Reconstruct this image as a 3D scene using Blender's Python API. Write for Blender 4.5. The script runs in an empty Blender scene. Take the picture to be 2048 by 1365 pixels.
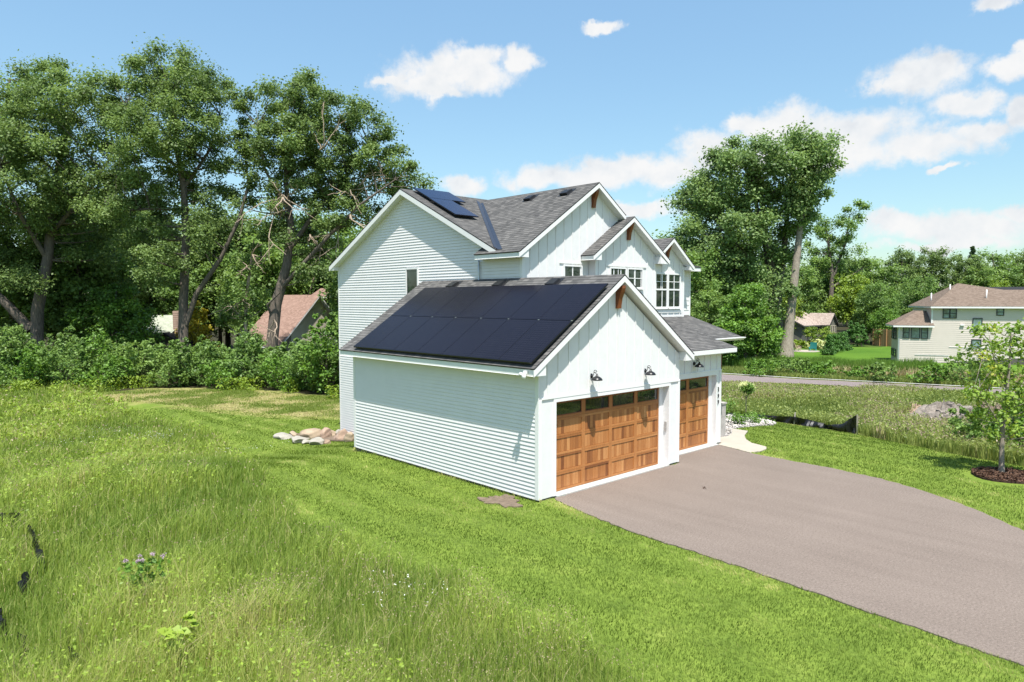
import bpy, bmesh, math, random
import numpy as np
from mathutils import Vector, Matrix
SC = bpy.context.scene
COL = SC.collection
rng = np.random.default_rng(7)
random.seed(7)

# ------------------------------------------------------------------ camera
F_PX, YAW, PITCH, ROLL = 1396.61, 0.7525, 0.0577, -0.0006
CAM = np.array([-12.4374, -12.3101, 5.0981])
CX, CY = 1024.0, 682.5
_f = np.array([math.sin(YAW)*math.cos(PITCH), math.cos(YAW)*math.cos(PITCH), -math.sin(PITCH)])
_r = np.array([math.cos(YAW), -math.sin(YAW), 0.0]); _u = np.cross(_r, _f)
RR = _r*math.cos(ROLL)+_u*math.sin(ROLL); UU = -_r*math.sin(ROLL)+_u*math.cos(ROLL); FF = _f
cd = bpy.data.cameras.new("camera"); cam = bpy.data.objects.new("camera", cd); COL.objects.link(cam)
M = Matrix(((RR[0], UU[0], -FF[0], CAM[0]), (RR[1], UU[1], -FF[1], CAM[1]), (RR[2], UU[2], -FF[2], CAM[2]), (0, 0, 0, 1)))
cam.matrix_world = M
cd.sensor_width = 36; cd.lens = 36*F_PX/2048; cd.clip_end = 3000; cd.clip_start = 0.1
SC.camera = cam

def at(px, py, D):
    """world point D metres ahead of the photographer, in the direction of that spot of the photograph"""
    return CAM + D*(FF+RR*(px-CX)/F_PX-UU*(py-CY)/F_PX)

def ss(a, b, x):
    t = np.clip((np.asarray(x, float)-a)/(b-a), 0, 1); return t*t*(3-2*t)

def H(x, y):
    x = np.asarray(x, float); y = np.asarray(y, float)
    a = 0.95*ss(7.5, 15.5, y)+0.25*ss(15, 30, y)
    b = 1.2*ss(11.5, 27, x)
    h = np.maximum(-(a+b-0.85*np.minimum(a, b)), -1.3)
    h = h-0.10*ss(0.6, -1.0, x)*ss(-1., 2., y)-0.014
    return h+0.45*np.exp(-(((x+7.5)/3.2)**2+((y-9)/7.)**2))

def hz(x, y): return float(H(x, y))

def gpt(px, py):
    """the spot of ground seen there"""
    d = FF+RR*(px-CX)/F_PX-UU*(py-CY)/F_PX
    t = 2.0
    while t < 500:
        p = CAM+t*d
        if p[2] <= hz(p[0], p[1]): return p
        t += 0.1
    return CAM+t*d

def vnoise(x, y, seed=0):
    """smooth 2D value noise, numpy"""
    r = np.random.default_rng(seed); T = r.random((64, 64))
    xi = np.floor(x).astype(int); yi = np.floor(y).astype(int); fx = x-xi; fy = y-yi
    fx = fx*fx*(3-2*fx); fy = fy*fy*(3-2*fy)
    a = T[xi % 64, yi % 64]; b = T[(xi+1) % 64, yi % 64]; c = T[xi % 64, (yi+1) % 64]; d = T[(xi+1) % 64, (yi+1) % 64]
    return a*(1-fx)*(1-fy)+b*fx*(1-fy)+c*(1-fx)*fy+d*fx*fy

def fbm(x, y, seed=0, o=3):
    s = 0; w = 0.5; t = 0
    for i in range(o):
        s = s+w*vnoise(x*2**i+13.7*i, y*2**i+5.1*i, seed+i); t += w; w *= 0.5
    return s/t

# ------------------------------------------------------------------ materials
def nm(name):
    m = bpy.data.materials.new(name); m.use_nodes = True
    return m, m.node_tree.nodes, m.node_tree.links, m.node_tree.nodes["Principled BSDF"]

def mix_rgb(N, L, fac, a, b):
    n = N.new("ShaderNodeMix"); n.data_type = 'RGBA'
    for s, v in ((n.inputs[0], fac), (n.inputs[6], a), (n.inputs[7], b)):
        if hasattr(v, "is_output"): L.new(v, s)
        elif isinstance(v, (int, float)): s.default_value = v
        else: s.default_value = (*v, 1)
    return n.outputs[2]

def noise(N, L, scale, detail=4, rough=0.6, vec=None, coord='Object'):
    n = N.new("ShaderNodeTexNoise"); n.inputs['Scale'].default_value = scale
    n.inputs['Detail'].default_value = detail; n.inputs['Roughness'].default_value = rough
    if vec is None:
        tc = N.new("ShaderNodeTexCoord"); vec = tc.outputs[coord]
    L.new(vec, n.inputs['Vector']); return n.outputs[0]

def ramp(N, L, src, stops):
    r = N.new("ShaderNodeValToRGB"); L.new(src, r.inputs[0])
    while len(r.color_ramp.elements) < len(stops): r.color_ramp.elements.new(0.5)
    for e, (p, c) in zip(r.color_ramp.elements, stops):
        e.position = p; e.color = (*c, 1) if len(c) == 3 else c
    return r.outputs[0]

def bump(N, L, h, strength, dist, bs):
    b = N.new("ShaderNodeBump"); b.inputs['Strength'].default_value = strength; b.inputs['Distance'].default_value = dist
    L.new(h, b.inputs['Height']); L.new(b.outputs[0], bs.inputs['Normal'])

def plain(name, col, rough=0.6, var=0.06, scale=3.0, metal=0.0, bumps=0.0, spec=0.4):
    col = tuple(c*0.87 for c in col)
    m, N, L, b = nm(name)
    n = noise(N, L, scale, 5)
    lo = tuple(c*(1-var) for c in col); hi = tuple(min(1, c*(1+var)) for c in col)
    L.new(ramp(N, L, n, [(0.3, lo), (0.7, hi)]), b.inputs['Base Color'])
    b.inputs['Roughness'].default_value = rough; b.inputs['Metallic'].default_value = metal
    b.inputs['Specular IOR Level'].default_value = spec
    if bumps: bump(N, L, noise(N, L, scale*12, 3), bumps, 0.01, b)
    return m

def uvnode(N):
    return N.new("ShaderNodeUVMap").outputs[0]

def shingle_mat(name, c1, c2, c3):
    m, N, L, b = nm(name)
    uv = uvnode(N)
    t = N.new("ShaderNodeTexBrick"); t.offset = 0.37; t.offset_frequency = 2; t.squash = 0.7; t.squash_frequency = 3
    t.inputs['Scale'].default_value = 1.0; t.inputs['Mortar Size'].default_value = 0.003
    t.inputs['Brick Width'].default_value = 0.23; t.inputs['Row Height'].default_value = 0.14
    t.inputs['Color1'].default_value = (0, 0, 0, 1); t.inputs['Color2'].default_value = (1, 1, 1, 1); t.inputs['Mortar'].default_value = (0.2, 0.2, 0.2, 1)
    L.new(uv, t.inputs['Vector'])
    base = ramp(N, L, t.outputs[0], [(0.0, c1), (0.5, c2), (1.0, c3)])
    n2 = noise(N, L, 0.55, 4, 0.6)
    base = mix_rgb(N, L, ramp(N, L, n2, [(0.35, (0, 0, 0)), (0.75, (0.35, 0.35, 0.35))]), base, c3)
    n3 = noise(N, L, 160, 2, 0.7)
    base2 = mix_rgb(N, L, ramp(N, L, n3, [(0.35, (0, 0, 0)), (0.7, (0.45, 0.45, 0.45))]), base, tuple(min(1, c*1.7) for c in c3))
    L.new(base2, b.inputs['Base Color']); b.inputs['Roughness'].default_value = 0.92; b.inputs['Specular IOR Level'].default_value = 0.25
    bump(N, L, t.outputs[0], 0.5, 0.01, b)
    return m

def leaf_mat(name, c_lo, c_hi, trans=0.35, spec=0.3, tip=None):
    m = bpy.data.materials.new(name); m.use_nodes = True; N = m.node_tree.nodes; L = m.node_tree.links
    b = N["Principled BSDF"]; out = N["Material Output"]
    a = N.new("ShaderNodeAttribute"); a.attribute_name = "var"
    st = [(0.0, c_lo), (0.75, c_hi)] + ([(1.0, tip)] if tip else [])
    c = ramp(N, L, a.outputs['Fac'], st)
    L.new(c, b.inputs['Base Color']); b.inputs['Roughness'].default_value = 0.5; b.inputs['Specular IOR Level'].default_value = spec
    tr = N.new("ShaderNodeBsdfTranslucent")
    hs = N.new("ShaderNodeHueSaturation"); hs.inputs['Value'].default_value = 1.25; hs.inputs['Saturation'].default_value = 1.1; hs.inputs['Hue'].default_value = 0.488
    L.new(c, hs.inputs['Color']); L.new(hs.outputs[0], tr.inputs[0])
    mx = N.new("ShaderNodeMixShader"); mx.inputs[0].default_value = trans
    L.new(b.outputs[0], mx.inputs[1]); L.new(tr.outputs[0], mx.inputs[2]); L.new(mx.outputs[0], out.inputs[0])
    return m

def bark_mat(name, c1, c2):
    m, N, L, b = nm(name)
    tc = N.new("ShaderNodeTexCoord"); mp = N.new("ShaderNodeMapping"); mp.inputs['Scale'].default_value = (6, 6, 1.2)
    L.new(tc.outputs['Object'], mp.inputs[0])
    n = noise(N, L, 2.2, 6, 0.7, mp.outputs[0])
    L.new(ramp(N, L, n, [(0.3, c1), (0.7, c2)]), b.inputs['Base Color']); b.inputs['Roughness'].default_value = 0.9
    bump(N, L, n, 0.9, 0.05, b); return m

def wood_mat(name, c1, c2, c3):
    """cedar-look panels: tone per plank from the face attribute, grain along local z"""
    m, N, L, b = nm(name)
    a = N.new("ShaderNodeAttribute"); a.attribute_name = "var"
    tc = N.new("ShaderNodeTexCoord"); mp = N.new("ShaderNodeMapping"); mp.inputs['Scale'].default_value = (28, 28, 2.0)
    L.new(tc.outputs['Object'], mp.inputs[0])
    n = noise(N, L, 1.6, 6, 0.65, mp.outputs[0])
    c = ramp(N, L, a.outputs['Fac'], [(0.0, c1), (0.5, c2), (1.0, c3)])
    g = N.new("ShaderNodeMix"); g.data_type = 'RGBA'; g.blend_type = 'MULTIPLY'; g.inputs[0].default_value = 0.55
    L.new(c, g.inputs[6]); L.new(ramp(N, L, n, [(0.25, (0.45, 0.4, 0.35)), (0.65, (1, 1, 1))]), g.inputs[7])
    L.new(g.outputs[2], b.inputs['Base Color']); b.inputs['Roughness'].default_value = 0.45; b.inputs['Specular IOR Level'].default_value = 0.4
    return m

MAT = {}
MAT['siding'] = plain('white_lap_siding', (0.75, 0.725, 0.72), 0.45, 0.03, 2.0)
MAT['panel'] = plain('white_board_panel', (0.765, 0.75, 0.745), 0.5, 0.035, 4.0, bumps=0.15)
MAT['trim'] = plain('white_painted_trim', (0.80, 0.785, 0.775), 0.45, 0.02, 3.0)
MAT['soffit'] = plain('white_soffit', (0.78, 0.79, 0.77), 0.5, 0.02, 3.0)
MAT['roof'] = shingle_mat('charcoal_shingles', (0.027, 0.027, 0.028), (0.059, 0.058, 0.057), (0.118, 0.112, 0.107))
MAT['roofdark'] = plain('dark_roof_edge', (0.025, 0.025, 0.028), 0.9)
MAT['roofbrown'] = shingle_mat('brown_shingles', (0.080, 0.056, 0.041), (0.130, 0.094, 0.071), (0.185, 0.140, 0.110))
MAT['roofred'] = shingle_mat('reddish_brown_shingles', (0.13, 0.079, 0.060), (0.19, 0.120, 0.094), (0.26, 0.172, 0.140))
MAT['rooftan'] = shingle_mat('weathered_tan_shingles', (0.16, 0.12, 0.10), (0.26, 0.20, 0.17), (0.36, 0.30, 0.26))
MAT['roofgreen'] = shingle_mat('pale_green_grey_shingles', (0.20, 0.22, 0.17), (0.28, 0.30, 0.24), (0.36, 0.38, 0.31))
MAT['black'] = plain('black_metal', (0.012, 0.012, 0.014), 0.35, 0.1)
MAT['vent'] = plain('black_vent_plastic', (0.015, 0.015, 0.017), 0.45, 0.1)
MAT['flash'] = plain('dark_blue_grey_flashing', (0.05, 0.06, 0.085), 0.4, 0.1, metal=0.5)
MAT['cedar'] = wood_mat('cedar_door_panels', (0.20, 0.068, 0.022), (0.395, 0.155, 0.046), (0.54, 0.252, 0.092))
MAT['bracket'] = wood_mat('stained_bracket_wood', (0.13, 0.035, 0.012), (0.20, 0.06, 0.02), (0.26, 0.09, 0.03))
MAT['concrete'] = plain('pale_concrete', (0.40, 0.355, 0.295), 0.85, 0.07, 1.5, bumps=0.1)
MAT['sillwhite'] = plain('white_apron_concrete', (0.48, 0.47, 0.445), 0.8, 0.07, 3)
MAT['found'] = plain('dark_foundation', (0.10, 0.09, 0.08), 0.9, 0.25, 5, bumps=0.4)
MAT['galv'] = plain('galvanised_pipe', (0.5, 0.52, 0.53), 0.35, 0.05, metal=0.6)
MAT['beige'] = plain('beige_lap_siding', (0.63, 0.545, 0.49), 0.6, 0.04, 1.0)
MAT['greyhouse'] = plain('grey_olive_siding', (0.17, 0.165, 0.135), 0.7, 0.05, 1.0)
MAT['darkgrey'] = plain('dark_grey_siding', (0.095, 0.097, 0.088), 0.7, 0.08, 1.0)
MAT['cream'] = plain('cream_siding', (0.62, 0.56, 0.44), 0.6, 0.05, 1.0)
MAT['pinkside'] = plain('pink_beige_siding', (0.42, 0.30, 0.24), 0.7, 0.06, 1.0)
MAT['brick'] = plain('red_brown_brick', (0.24, 0.11, 0.075), 0.9, 0.35, 6)
MAT['cedarfence'] = wood_mat('new_cedar_fence', (0.36, 0.19, 0.09), (0.46, 0.26, 0.13), (0.56, 0.34, 0.18))
MAT['post'] = plain('weathered_post', (0.34, 0.26, 0.185), 0.9, 0.2, 8)
MAT['paint_frame_dark'] = plain('dark_window_frame', (0.018, 0.022, 0.026), 0.4, 0.1)
MAT['digit'] = plain('black_house_digits', (0.01, 0.01, 0.01), 0.4, 0.05)
MAT['silt'] = plain('black_silt_fabric', (0.010, 0.0105, 0.013), 0.42, 0.4, 9, bumps=0.5, spec=0.5)
MAT['mulch'] = plain('dark_brown_mulch', (0.055, 0.028, 0.018), 0.95, 0.5, 14, bumps=1.0)
MAT['dirt'] = plain('brown_dirt', (0.17, 0.125, 0.09), 0.95, 0.3, 6, bumps=0.8)
MAT['clay'] = plain('orange_clay', (0.40, 0.20, 0.10), 0.95, 0.3, 5, bumps=0.8)
MAT['rubble'] = plain('grey_rubble', (0.24, 0.205, 0.175), 0.95, 0.4, 9, bumps=1.0)
MAT['teal'] = plain('teal_plastic', (0.03, 0.38, 0.40), 0.4, 0.05)
MAT['tanchair'] = plain('tan_plastic', (0.52, 0.42, 0.30), 0.5, 0.05)
MAT['rockA'] = plain('tan_boulder', (0.34, 0.26, 0.185), 0.9, 0.25, 3.2, bumps=0.7)
MAT['rockB'] = plain('pale_grey_boulder', (0.34, 0.315, 0.27), 0.9, 0.22, 3.6, bumps=0.7)
MAT['rockC'] = plain('pinkish_boulder', (0.34, 0.24, 0.18), 0.9, 0.25, 2.8, bumps=0.7)
MAT['stonepier'] = plain('grey_stone_pier', (0.40, 0.37, 0.35), 0.9, 0.2, 6, bumps=0.5)

def glass_mat(name, col=(0.02, 0.028, 0.026), rough=0.02, spec=0.9):
    m, N, L, b = nm(name)
    L.new(ramp(N, L, noise(N, L, 1.3, 2), [(0.35, tuple(c*0.5 for c in col)), (0.65, tuple(c*1.5 for c in col))]), b.inputs['Base Color'])
    b.inputs['Roughness'].default_value = rough; b.inputs['Specular IOR Level'].default_value = spec
    return m
MAT['glass'] = glass_mat('dark_window_glass')
MAT['glassdoor'] = glass_mat('garage_window_glass', (0.018, 0.018, 0.016))
MAT['glasspale'] = glass_mat('pale_window_glass', (0.16, 0.22, 0.22), 0.05, 0.8)

def solar_mat(name, base, line):
    m, N, L, b = nm(name)
    uv = uvnode(N)
    t = N.new("ShaderNodeTexBrick"); t.offset = 0.0; t.inputs['Scale'].default_value = 1.0
    t.inputs['Brick Width'].default_value = 0.182/2; t.inputs['Row Height'].default_value = 0.182/2; t.inputs['Mortar Size'].default_value = 0.0035
    t.inputs['Color1'].default_value = (*base, 1); t.inputs['Color2'].default_value = (*[c*1.25 for c in base], 1); t.inputs['Mortar'].default_value = (*line, 1)
    L.new(uv, t.inputs['Vector'])
    L.new(t.outputs[0], b.inputs['Base Color']); b.inputs['Roughness'].default_value = 0.22; b.inputs['Specular IOR Level'].default_value = 0.14
    return m
MAT['solar'] = solar_mat('solar_cells', (0.0065, 0.006, 0.011), (0.022, 0.021, 0.028))
MAT['solarsky'] = solar_mat('sky_reflecting_solar_cells', (0.006, 0.013, 0.040), (0.014, 0.024, 0.055))  # upper array: blue of the reflected sky is put into the cell colour
MAT['solarframe'] = plain('black_panel_frame', (0.006, 0.006, 0.008), 0.35, 0.1)

def math_mix(N, L, a, b):
    n = N.new('ShaderNodeMath'); n.operation = 'MULTIPLY_ADD'; L.new(a, n.inputs[0]); n.inputs[1].default_value = 0.5
    m = N.new('ShaderNodeMath'); m.operation = 'MULTIPLY'; L.new(b, m.inputs[0]); m.inputs[1].default_value = 0.5; L.new(m.outputs[0], n.inputs[2]); return n.outputs[0]

def asphalt(name, c1, c2, sc=1.0):
    m, N, L, b = nm(name)
    n1 = noise(N, L, 0.45, 5, 0.6); n2 = noise(N, L, 120, 3, 0.7); n3 = noise(N, L, 28, 3, 0.7)
    tcd = N.new("ShaderNodeTexCoord"); mpd = N.new("ShaderNodeMapping"); mpd.inputs['Scale'].default_value = (2.2, 0.16, 1)
    L.new(tcd.outputs['Object'], mpd.inputs[0]); n4 = noise(N, L, 1.0, 4, 0.6, mpd.outputs[0])
    c = ramp(N, L, math_mix(N, L, n1, n4), [(0.32, c1), (0.68, c2)])
    n5 = noise(N, L, 24, 4, 0.85)
    c = mix_rgb(N, L, ramp(N, L, n5, [(0.36, (0.75, 0.75, 0.75)), (0.50, (0, 0, 0))]), c, tuple(x*0.5 for x in c1))
    c = mix_rgb(N, L, ramp(N, L, n5, [(0.54, (0, 0, 0)), (0.68, (0.6, 0.6, 0.6))]), c, tuple(min(1, x*1.6) for x in c2))
    c = mix_rgb(N, L, ramp(N, L, n2, [(0.38, (0.5, 0.5, 0.5)), (0.55, (0, 0, 0))]), c, tuple(x*0.35 for x in c1))
    c = mix_rgb(N, L, ramp(N, L, n2, [(0.55, (0, 0, 0)), (0.72, (0.5, 0.5, 0.5))]), c, tuple(min(1, x*1.9) for x in c2))
    c = mix_rgb(N, L, ramp(N, L, n3, [(0.3, (0.25, 0.25, 0.25)), (0.6, (0, 0, 0))]), c, tuple(x*0.6 for x in c1))
    L.new(c, b.inputs['Base Color']); b.inputs['Roughness'].default_value = 0.9; b.inputs['Specular IOR Level'].default_value = 0.3
    bump(N, L, n2, 0.5, 0.008, b); return m
MAT['drive'] = asphalt('driveway_asphalt', (0.165, 0.130, 0.108), (0.222, 0.177, 0.149))
MAT['road'] = asphalt('road_asphalt', (0.19, 0.15, 0.145), (0.24, 0.20, 0.19))
MAT['gravel'] = None

def gravel_mat(name, cols):
    m, N, L, b = nm(name)
    tc = N.new("ShaderNodeTexCoord"); v = N.new("ShaderNodeTexVoronoi"); v.inputs['Scale'].default_value = 16
    L.new(tc.outputs['Object'], v.inputs['Vector'])
    sp = N.new("ShaderNodeSeparateColor"); L.new(v.outputs['Color'], sp.inputs[0])
    L.new(ramp(N, L, sp.outputs[0], [(0, cols[0]), (0.5, cols[1]), (1, cols[2])]), b.inputs['Base Color'])
    b.inputs['Roughness'].default_value = 0.9; bump(N, L, v.outputs['Distance'], 1.0, -0.04, b); return m
MAT['gravel'] = gravel_mat('grey_landscape_gravel', [(0.18, 0.16, 0.15), (0.42, 0.38, 0.36), (0.62, 0.58, 0.55)])

MAT['bark'] = bark_mat('grey_brown_bark', (0.042, 0.034, 0.027), (0.165, 0.132, 0.104))
MAT['barkpale'] = bark_mat('pale_grey_bark', (0.13, 0.105, 0.082), (0.34, 0.29, 0.235))
MAT['deadwood'] = bark_mat('pale_dead_wood', (0.22, 0.16, 0.11), (0.42, 0.33, 0.25))
MAT['leaf_oak'] = leaf_mat('oak_leaves', (0.074, 0.122, 0.037), (0.200, 0.288, 0.086), 0.42)
MAT['leaf_mid'] = leaf_mat('maple_leaves', (0.086, 0.155, 0.040), (0.225, 0.340, 0.085), 0.42)
MAT['leaf_pop'] = leaf_mat('cottonwood_leaves', (0.090, 0.150, 0.050), (0.235, 0.340, 0.115), 0.42)
MAT['leaf_bright'] = leaf_mat('bright_bush_leaves', (0.060, 0.125, 0.022), (0.170, 0.310, 0.050), 0.38)
MAT['leaf_dark'] = leaf_mat('dark_understory_leaves', (0.084, 0.150, 0.042), (0.200, 0.315, 0.078), 0.42)
MAT['leaf_yel'] = leaf_mat('golden_leaves', (0.22, 0.20, 0.02), (0.46, 0.40, 0.04), 0.32)
MAT['leaf_lime'] = leaf_mat('lime_leaves', (0.100, 0.175, 0.025), (0.275, 0.375, 0.050), 0.36)
MAT['leaf_young'] = leaf_mat('young_maple_leaves', (0.100, 0.180, 0.030), (0.280, 0.400, 0.070), 0.42, tip=(0.42, 0.42, 0.08))
MAT['leaf_con'] = leaf_mat('conifer_needles', (0.033, 0.068, 0.024), (0.079, 0.143, 0.045), 0.2)
MAT['leaf_arb'] = leaf_mat('arborvitae_sprays', (0.046, 0.112, 0.025), (0.108, 0.231, 0.049), 0.25)
MAT['flower_white'] = leaf_mat('white_petals', (0.42, 0.42, 0.36), (0.62, 0.62, 0.55), 0.2)
MAT['flower_cream'] = leaf_mat('cream_flower_heads', (0.40, 0.45, 0.16), (0.68, 0.70, 0.36), 0.25)
MAT['flower_purple'] = leaf_mat('mauve_flower_heads', (0.34, 0.24, 0.30), (0.52, 0.40, 0.46), 0.25)
MAT['blade_lawn'] = leaf_mat('mown_lawn_blades', (0.098, 0.152, 0.024), (0.200, 0.266, 0.052), 0.45, 0.2, tip=(0.50, 0.48, 0.18))
MAT['blade_mead'] = leaf_mat('tall_meadow_blades', (0.140, 0.215, 0.036), (0.365, 0.445, 0.100), 0.5, 0.2, tip=(0.46, 0.42, 0.18))
MAT['blade_weed'] = leaf_mat('weedy_field_blades', (0.145, 0.200, 0.046), (0.340, 0.385, 0.120), 0.45, 0.2, tip=(0.48, 0.36, 0.26))
MAT['field_leaf'] = leaf_mat('olive_field_leaves', (0.110, 0.155, 0.040), (0.280, 0.330, 0.090), 0.4)
MAT['blade_reed'] = leaf_mat('green_reed_blades', (0.083, 0.163, 0.027), (0.179, 0.288, 0.050), 0.4, 0.2)
MAT['blade_tan'] = leaf_mat('dry_reed_blades', (0.28, 0.23, 0.11), (0.48, 0.41, 0.22), 0.3, 0.2)
MAT['seed'] = leaf_mat('tan_seed_heads', (0.20, 0.15, 0.09), (0.42, 0.34, 0.21), 0.3, 0.2)

# ------------------------------------------------------------------ object helpers
def link(o, parent=None):
    COL.objects.link(o)
    if parent is not None: o.parent = parent
    return o

def empty(name, label, cat, loc=(0, 0, 0), group=None, rotz=0.0):
    o = bpy.data.objects.new(name, None); o.empty_display_size = 0.3
    o.location = loc; o.rotation_euler = (0, 0, rotz); COL.objects.link(o)
    return tag(o, label, cat, group)

def tag(o, label=None, cat=None, group=None, kind=None):
    if label: o['label'] = label
    if cat: o['category'] = cat
    if group: o['group'] = group
    if kind: o['kind'] = kind
    return o

def np_mesh(name, V, loops, starts, totals, mats, var=None, smooth=False, midx=None):
    me = bpy.data.meshes.new(name)
    V = np.ascontiguousarray(V, dtype=np.float32)
    me.vertices.add(len(V)); me.vertices.foreach_set("co", V.ravel())
    me.loops.add(len(loops)); me.loops.foreach_set("vertex_index", np.ascontiguousarray(loops, dtype=np.int32))
    me.polygons.add(len(starts)); me.polygons.foreach_set("loop_start", np.ascontiguousarray(starts, dtype=np.int32))
    me.polygons.foreach_set("loop_total", np.ascontiguousarray(totals, dtype=np.int32))
    if midx is not None: me.polygons.foreach_set("material_index", np.ascontiguousarray(midx, dtype=np.int32))
    if smooth: me.polygons.foreach_set("use_smooth", np.ones(len(starts), dtype=bool))
    for m in mats: me.materials.append(m)
    if var is not None:
        a = me.attributes.new("var", 'FLOAT', 'FACE'); a.data.foreach_set("value", np.ascontiguousarray(var, dtype=np.float32))
    me.update(calc_edges=True); me.validate()
    return me

class MB:
    def __init__(s): s.v = []; s.f = []; s.m = []; s.uv = []; s.var = []; s.cut = []
    def face(s, pts, m=0, uv=None, var=0.5):
        i = len(s.v); s.v += [tuple(map(float, p)) for p in pts]
        s.f.append(list(range(i, i+len(pts)))); s.m.append(m); s.uv.append(uv or [(0, 0)]*len(pts)); s.var.append(var)
    def box(s, x0, x1, y0, y1, z0, z1, m=0, var=0.5):
        s.cut.append((len(s.v), len(s.f)))
        a = [(x0, y0, z0), (x1, y0, z0), (x1, y1, z0), (x0, y1, z0), (x0, y0, z1), (x1, y0, z1), (x1, y1, z1), (x0, y1, z1)]
        for q in ((0, 3, 2, 1), (4, 5, 6, 7), (0, 1, 5, 4), (1, 2, 6, 5), (2, 3, 7, 6), (3, 0, 4, 7)): s.face([a[k] for k in q], m, None, var)
    def obox(s, O, U, V, W, m=0, var=0.5, uvtop=False):
        """box from corner O with edge vectors U, V, W"""
        O, U, V, W = (np.array(t, float) for t in (O, U, V, W))
        a = [O, O+U, O+U+V, O+V, O+W, O+U+W, O+U+V+W, O+V+W]
        lu, lv = np.linalg.norm(U), np.linalg.norm(V)
        for q in ((0, 3, 2, 1), (4, 5, 6, 7), (0, 1, 5, 4), (1, 2, 6, 5), (2, 3, 7, 6), (3, 0, 4, 7)):
            s.face([a[k] for k in q], m, [(0, 0), (lu, 0), (lu, lv), (0, lv)] if (uvtop and q[0] == 4) else None, var)
    def prism(s, pts, vec, m=0, var=0.5):
        s.cut.append((len(s.v), len(s.f)))
        p = [np.array(t, float) for t in pts]; w = np.array(vec, float); n = len(p)
        s.face(p[::-1], m, None, var); s.face([t+w for t in p], m, None, var)
        for i in range(n):
            j = (i+1) % n; s.face([p[i], p[j], p[j]+w, p[i]+w], m, None, var)
    def tube(s, pts, rad, n=7, m=0, cap=True):
        P = [np.array(p, float) for p in pts]; rings = []
        ref = np.array([0.31, 0.87, 0.4])
        for i, p in enumerate(P):
            t = P[min(i+1, len(P)-1)]-P[max(i-1, 0)]; t = t/(np.linalg.norm(t)+1e-9)
            a = np.cross(t, ref); a = a/(np.linalg.norm(a)+1e-9); b = np.cross(t, a)
            r = rad[i] if hasattr(rad, '__len__') else rad
            rings.append([p+r*(math.cos(k*2*math.pi/n)*a+math.sin(k*2*math.pi/n)*b) for k in range(n)])
        i0 = len(s.v)
        for rg in rings: s.v += [tuple(q) for q in rg]
        for i in range(len(P)-1):
            for k in range(n):
                k2 = (k+1) % n
                s.f.append([i0+i*n+k, i0+i*n+k2, i0+(i+1)*n+k2, i0+(i+1)*n+k]); s.m.append(m); s.uv.append([(0, 0)]*4); s.var.append(0.5)
        if cap:
            for base, rv in ((i0, True), (i0+(len(P)-1)*n, False)):
                f = [base+k for k in range(n)]; s.f.append(f[::-1] if rv else f); s.m.append(m); s.uv.append([(0, 0)]*n); s.var.append(0.5)
    def lathe(s, prof, c, axis=(0, 0, 1), n=20, m=0):
        """prof: list of (radius, height along axis) about centre c"""
        ax = np.array(axis, float); ax /= np.linalg.norm(ax)
        a = np.cross(ax, (0.3, 0.9, 0.2)); a /= np.linalg.norm(a); b = np.cross(ax, a); c = np.array(c, float); i0 = len(s.v)
        for r, h in prof:
            s.v += [tuple(c+ax*h+r*(math.cos(k*2*math.pi/n)*a+math.sin(k*2*math.pi/n)*b)) for k in range(n)]
        for i in range(len(prof)-1):
            for k in range(n):
                k2 = (k+1) % n
                s.f.append([i0+i*n+k, i0+i*n+k2, i0+(i+1)*n+k2, i0+(i+1)*n+k]); s.m.append(m); s.uv.append([(0, 0)]*4); s.var.append(0.5)
    def pieces(s):
        """one MB per box or prism, for boards that are parts of their own"""
        c = s.cut+[(len(s.v), len(s.f))]; out = []
        for (v0, f0), (v1, f1) in zip(c[:-1], c[1:]):
            b = MB(); b.v = s.v[v0:v1]; b.f = [[i-v0 for i in f] for f in s.f[f0:f1]]; b.m = s.m[f0:f1]; b.uv = s.uv[f0:f1]; b.var = s.var[f0:f1]; out.append(b)
        return out
    def build(s, name, mats, parent=None, smooth=False, origin=None):
        mats = mats if isinstance(mats, (list, tuple)) else [mats]
        V = np.array(s.v, float)
        tot = np.array([len(f) for f in s.f]); st = np.concatenate([[0], np.cumsum(tot)[:-1]])
        if origin is not None: V = V-np.array(origin)
        me = np_mesh(name, V, np.array([i for f in s.f for i in f]), st, tot, mats, s.var, smooth, s.m)
        uvl = me.uv_layers.new(name="UVMap")
        flat = np.array([c for u in s.uv for p in u for c in p], dtype=np.float32)
        if len(flat) == 2*len(me.loops): uvl.data.foreach_set("uv", flat)
        o = bpy.data.objects.new(name, me); link(o, parent)
        if origin is not None: o.location = origin
        return o

def clip(poly, a, b, c):
    """keep the side a*u+b*v >= c of a 2D polygon"""
    out = []; n = len(poly)
    for i in range(n):
        p, q = poly[i], poly[(i+1) % n]; dp = a*p[0]+b*p[1]-c; dq = a*q[0]+b*q[1]-c
        if dp >= 0: out.append(p)
        if (dp >= 0) != (dq >= 0):
            t = dp/(dp-dq); out.append((p[0]+t*(q[0]-p[0]), p[1]+t*(q[1]-p[1])))
    return out

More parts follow.
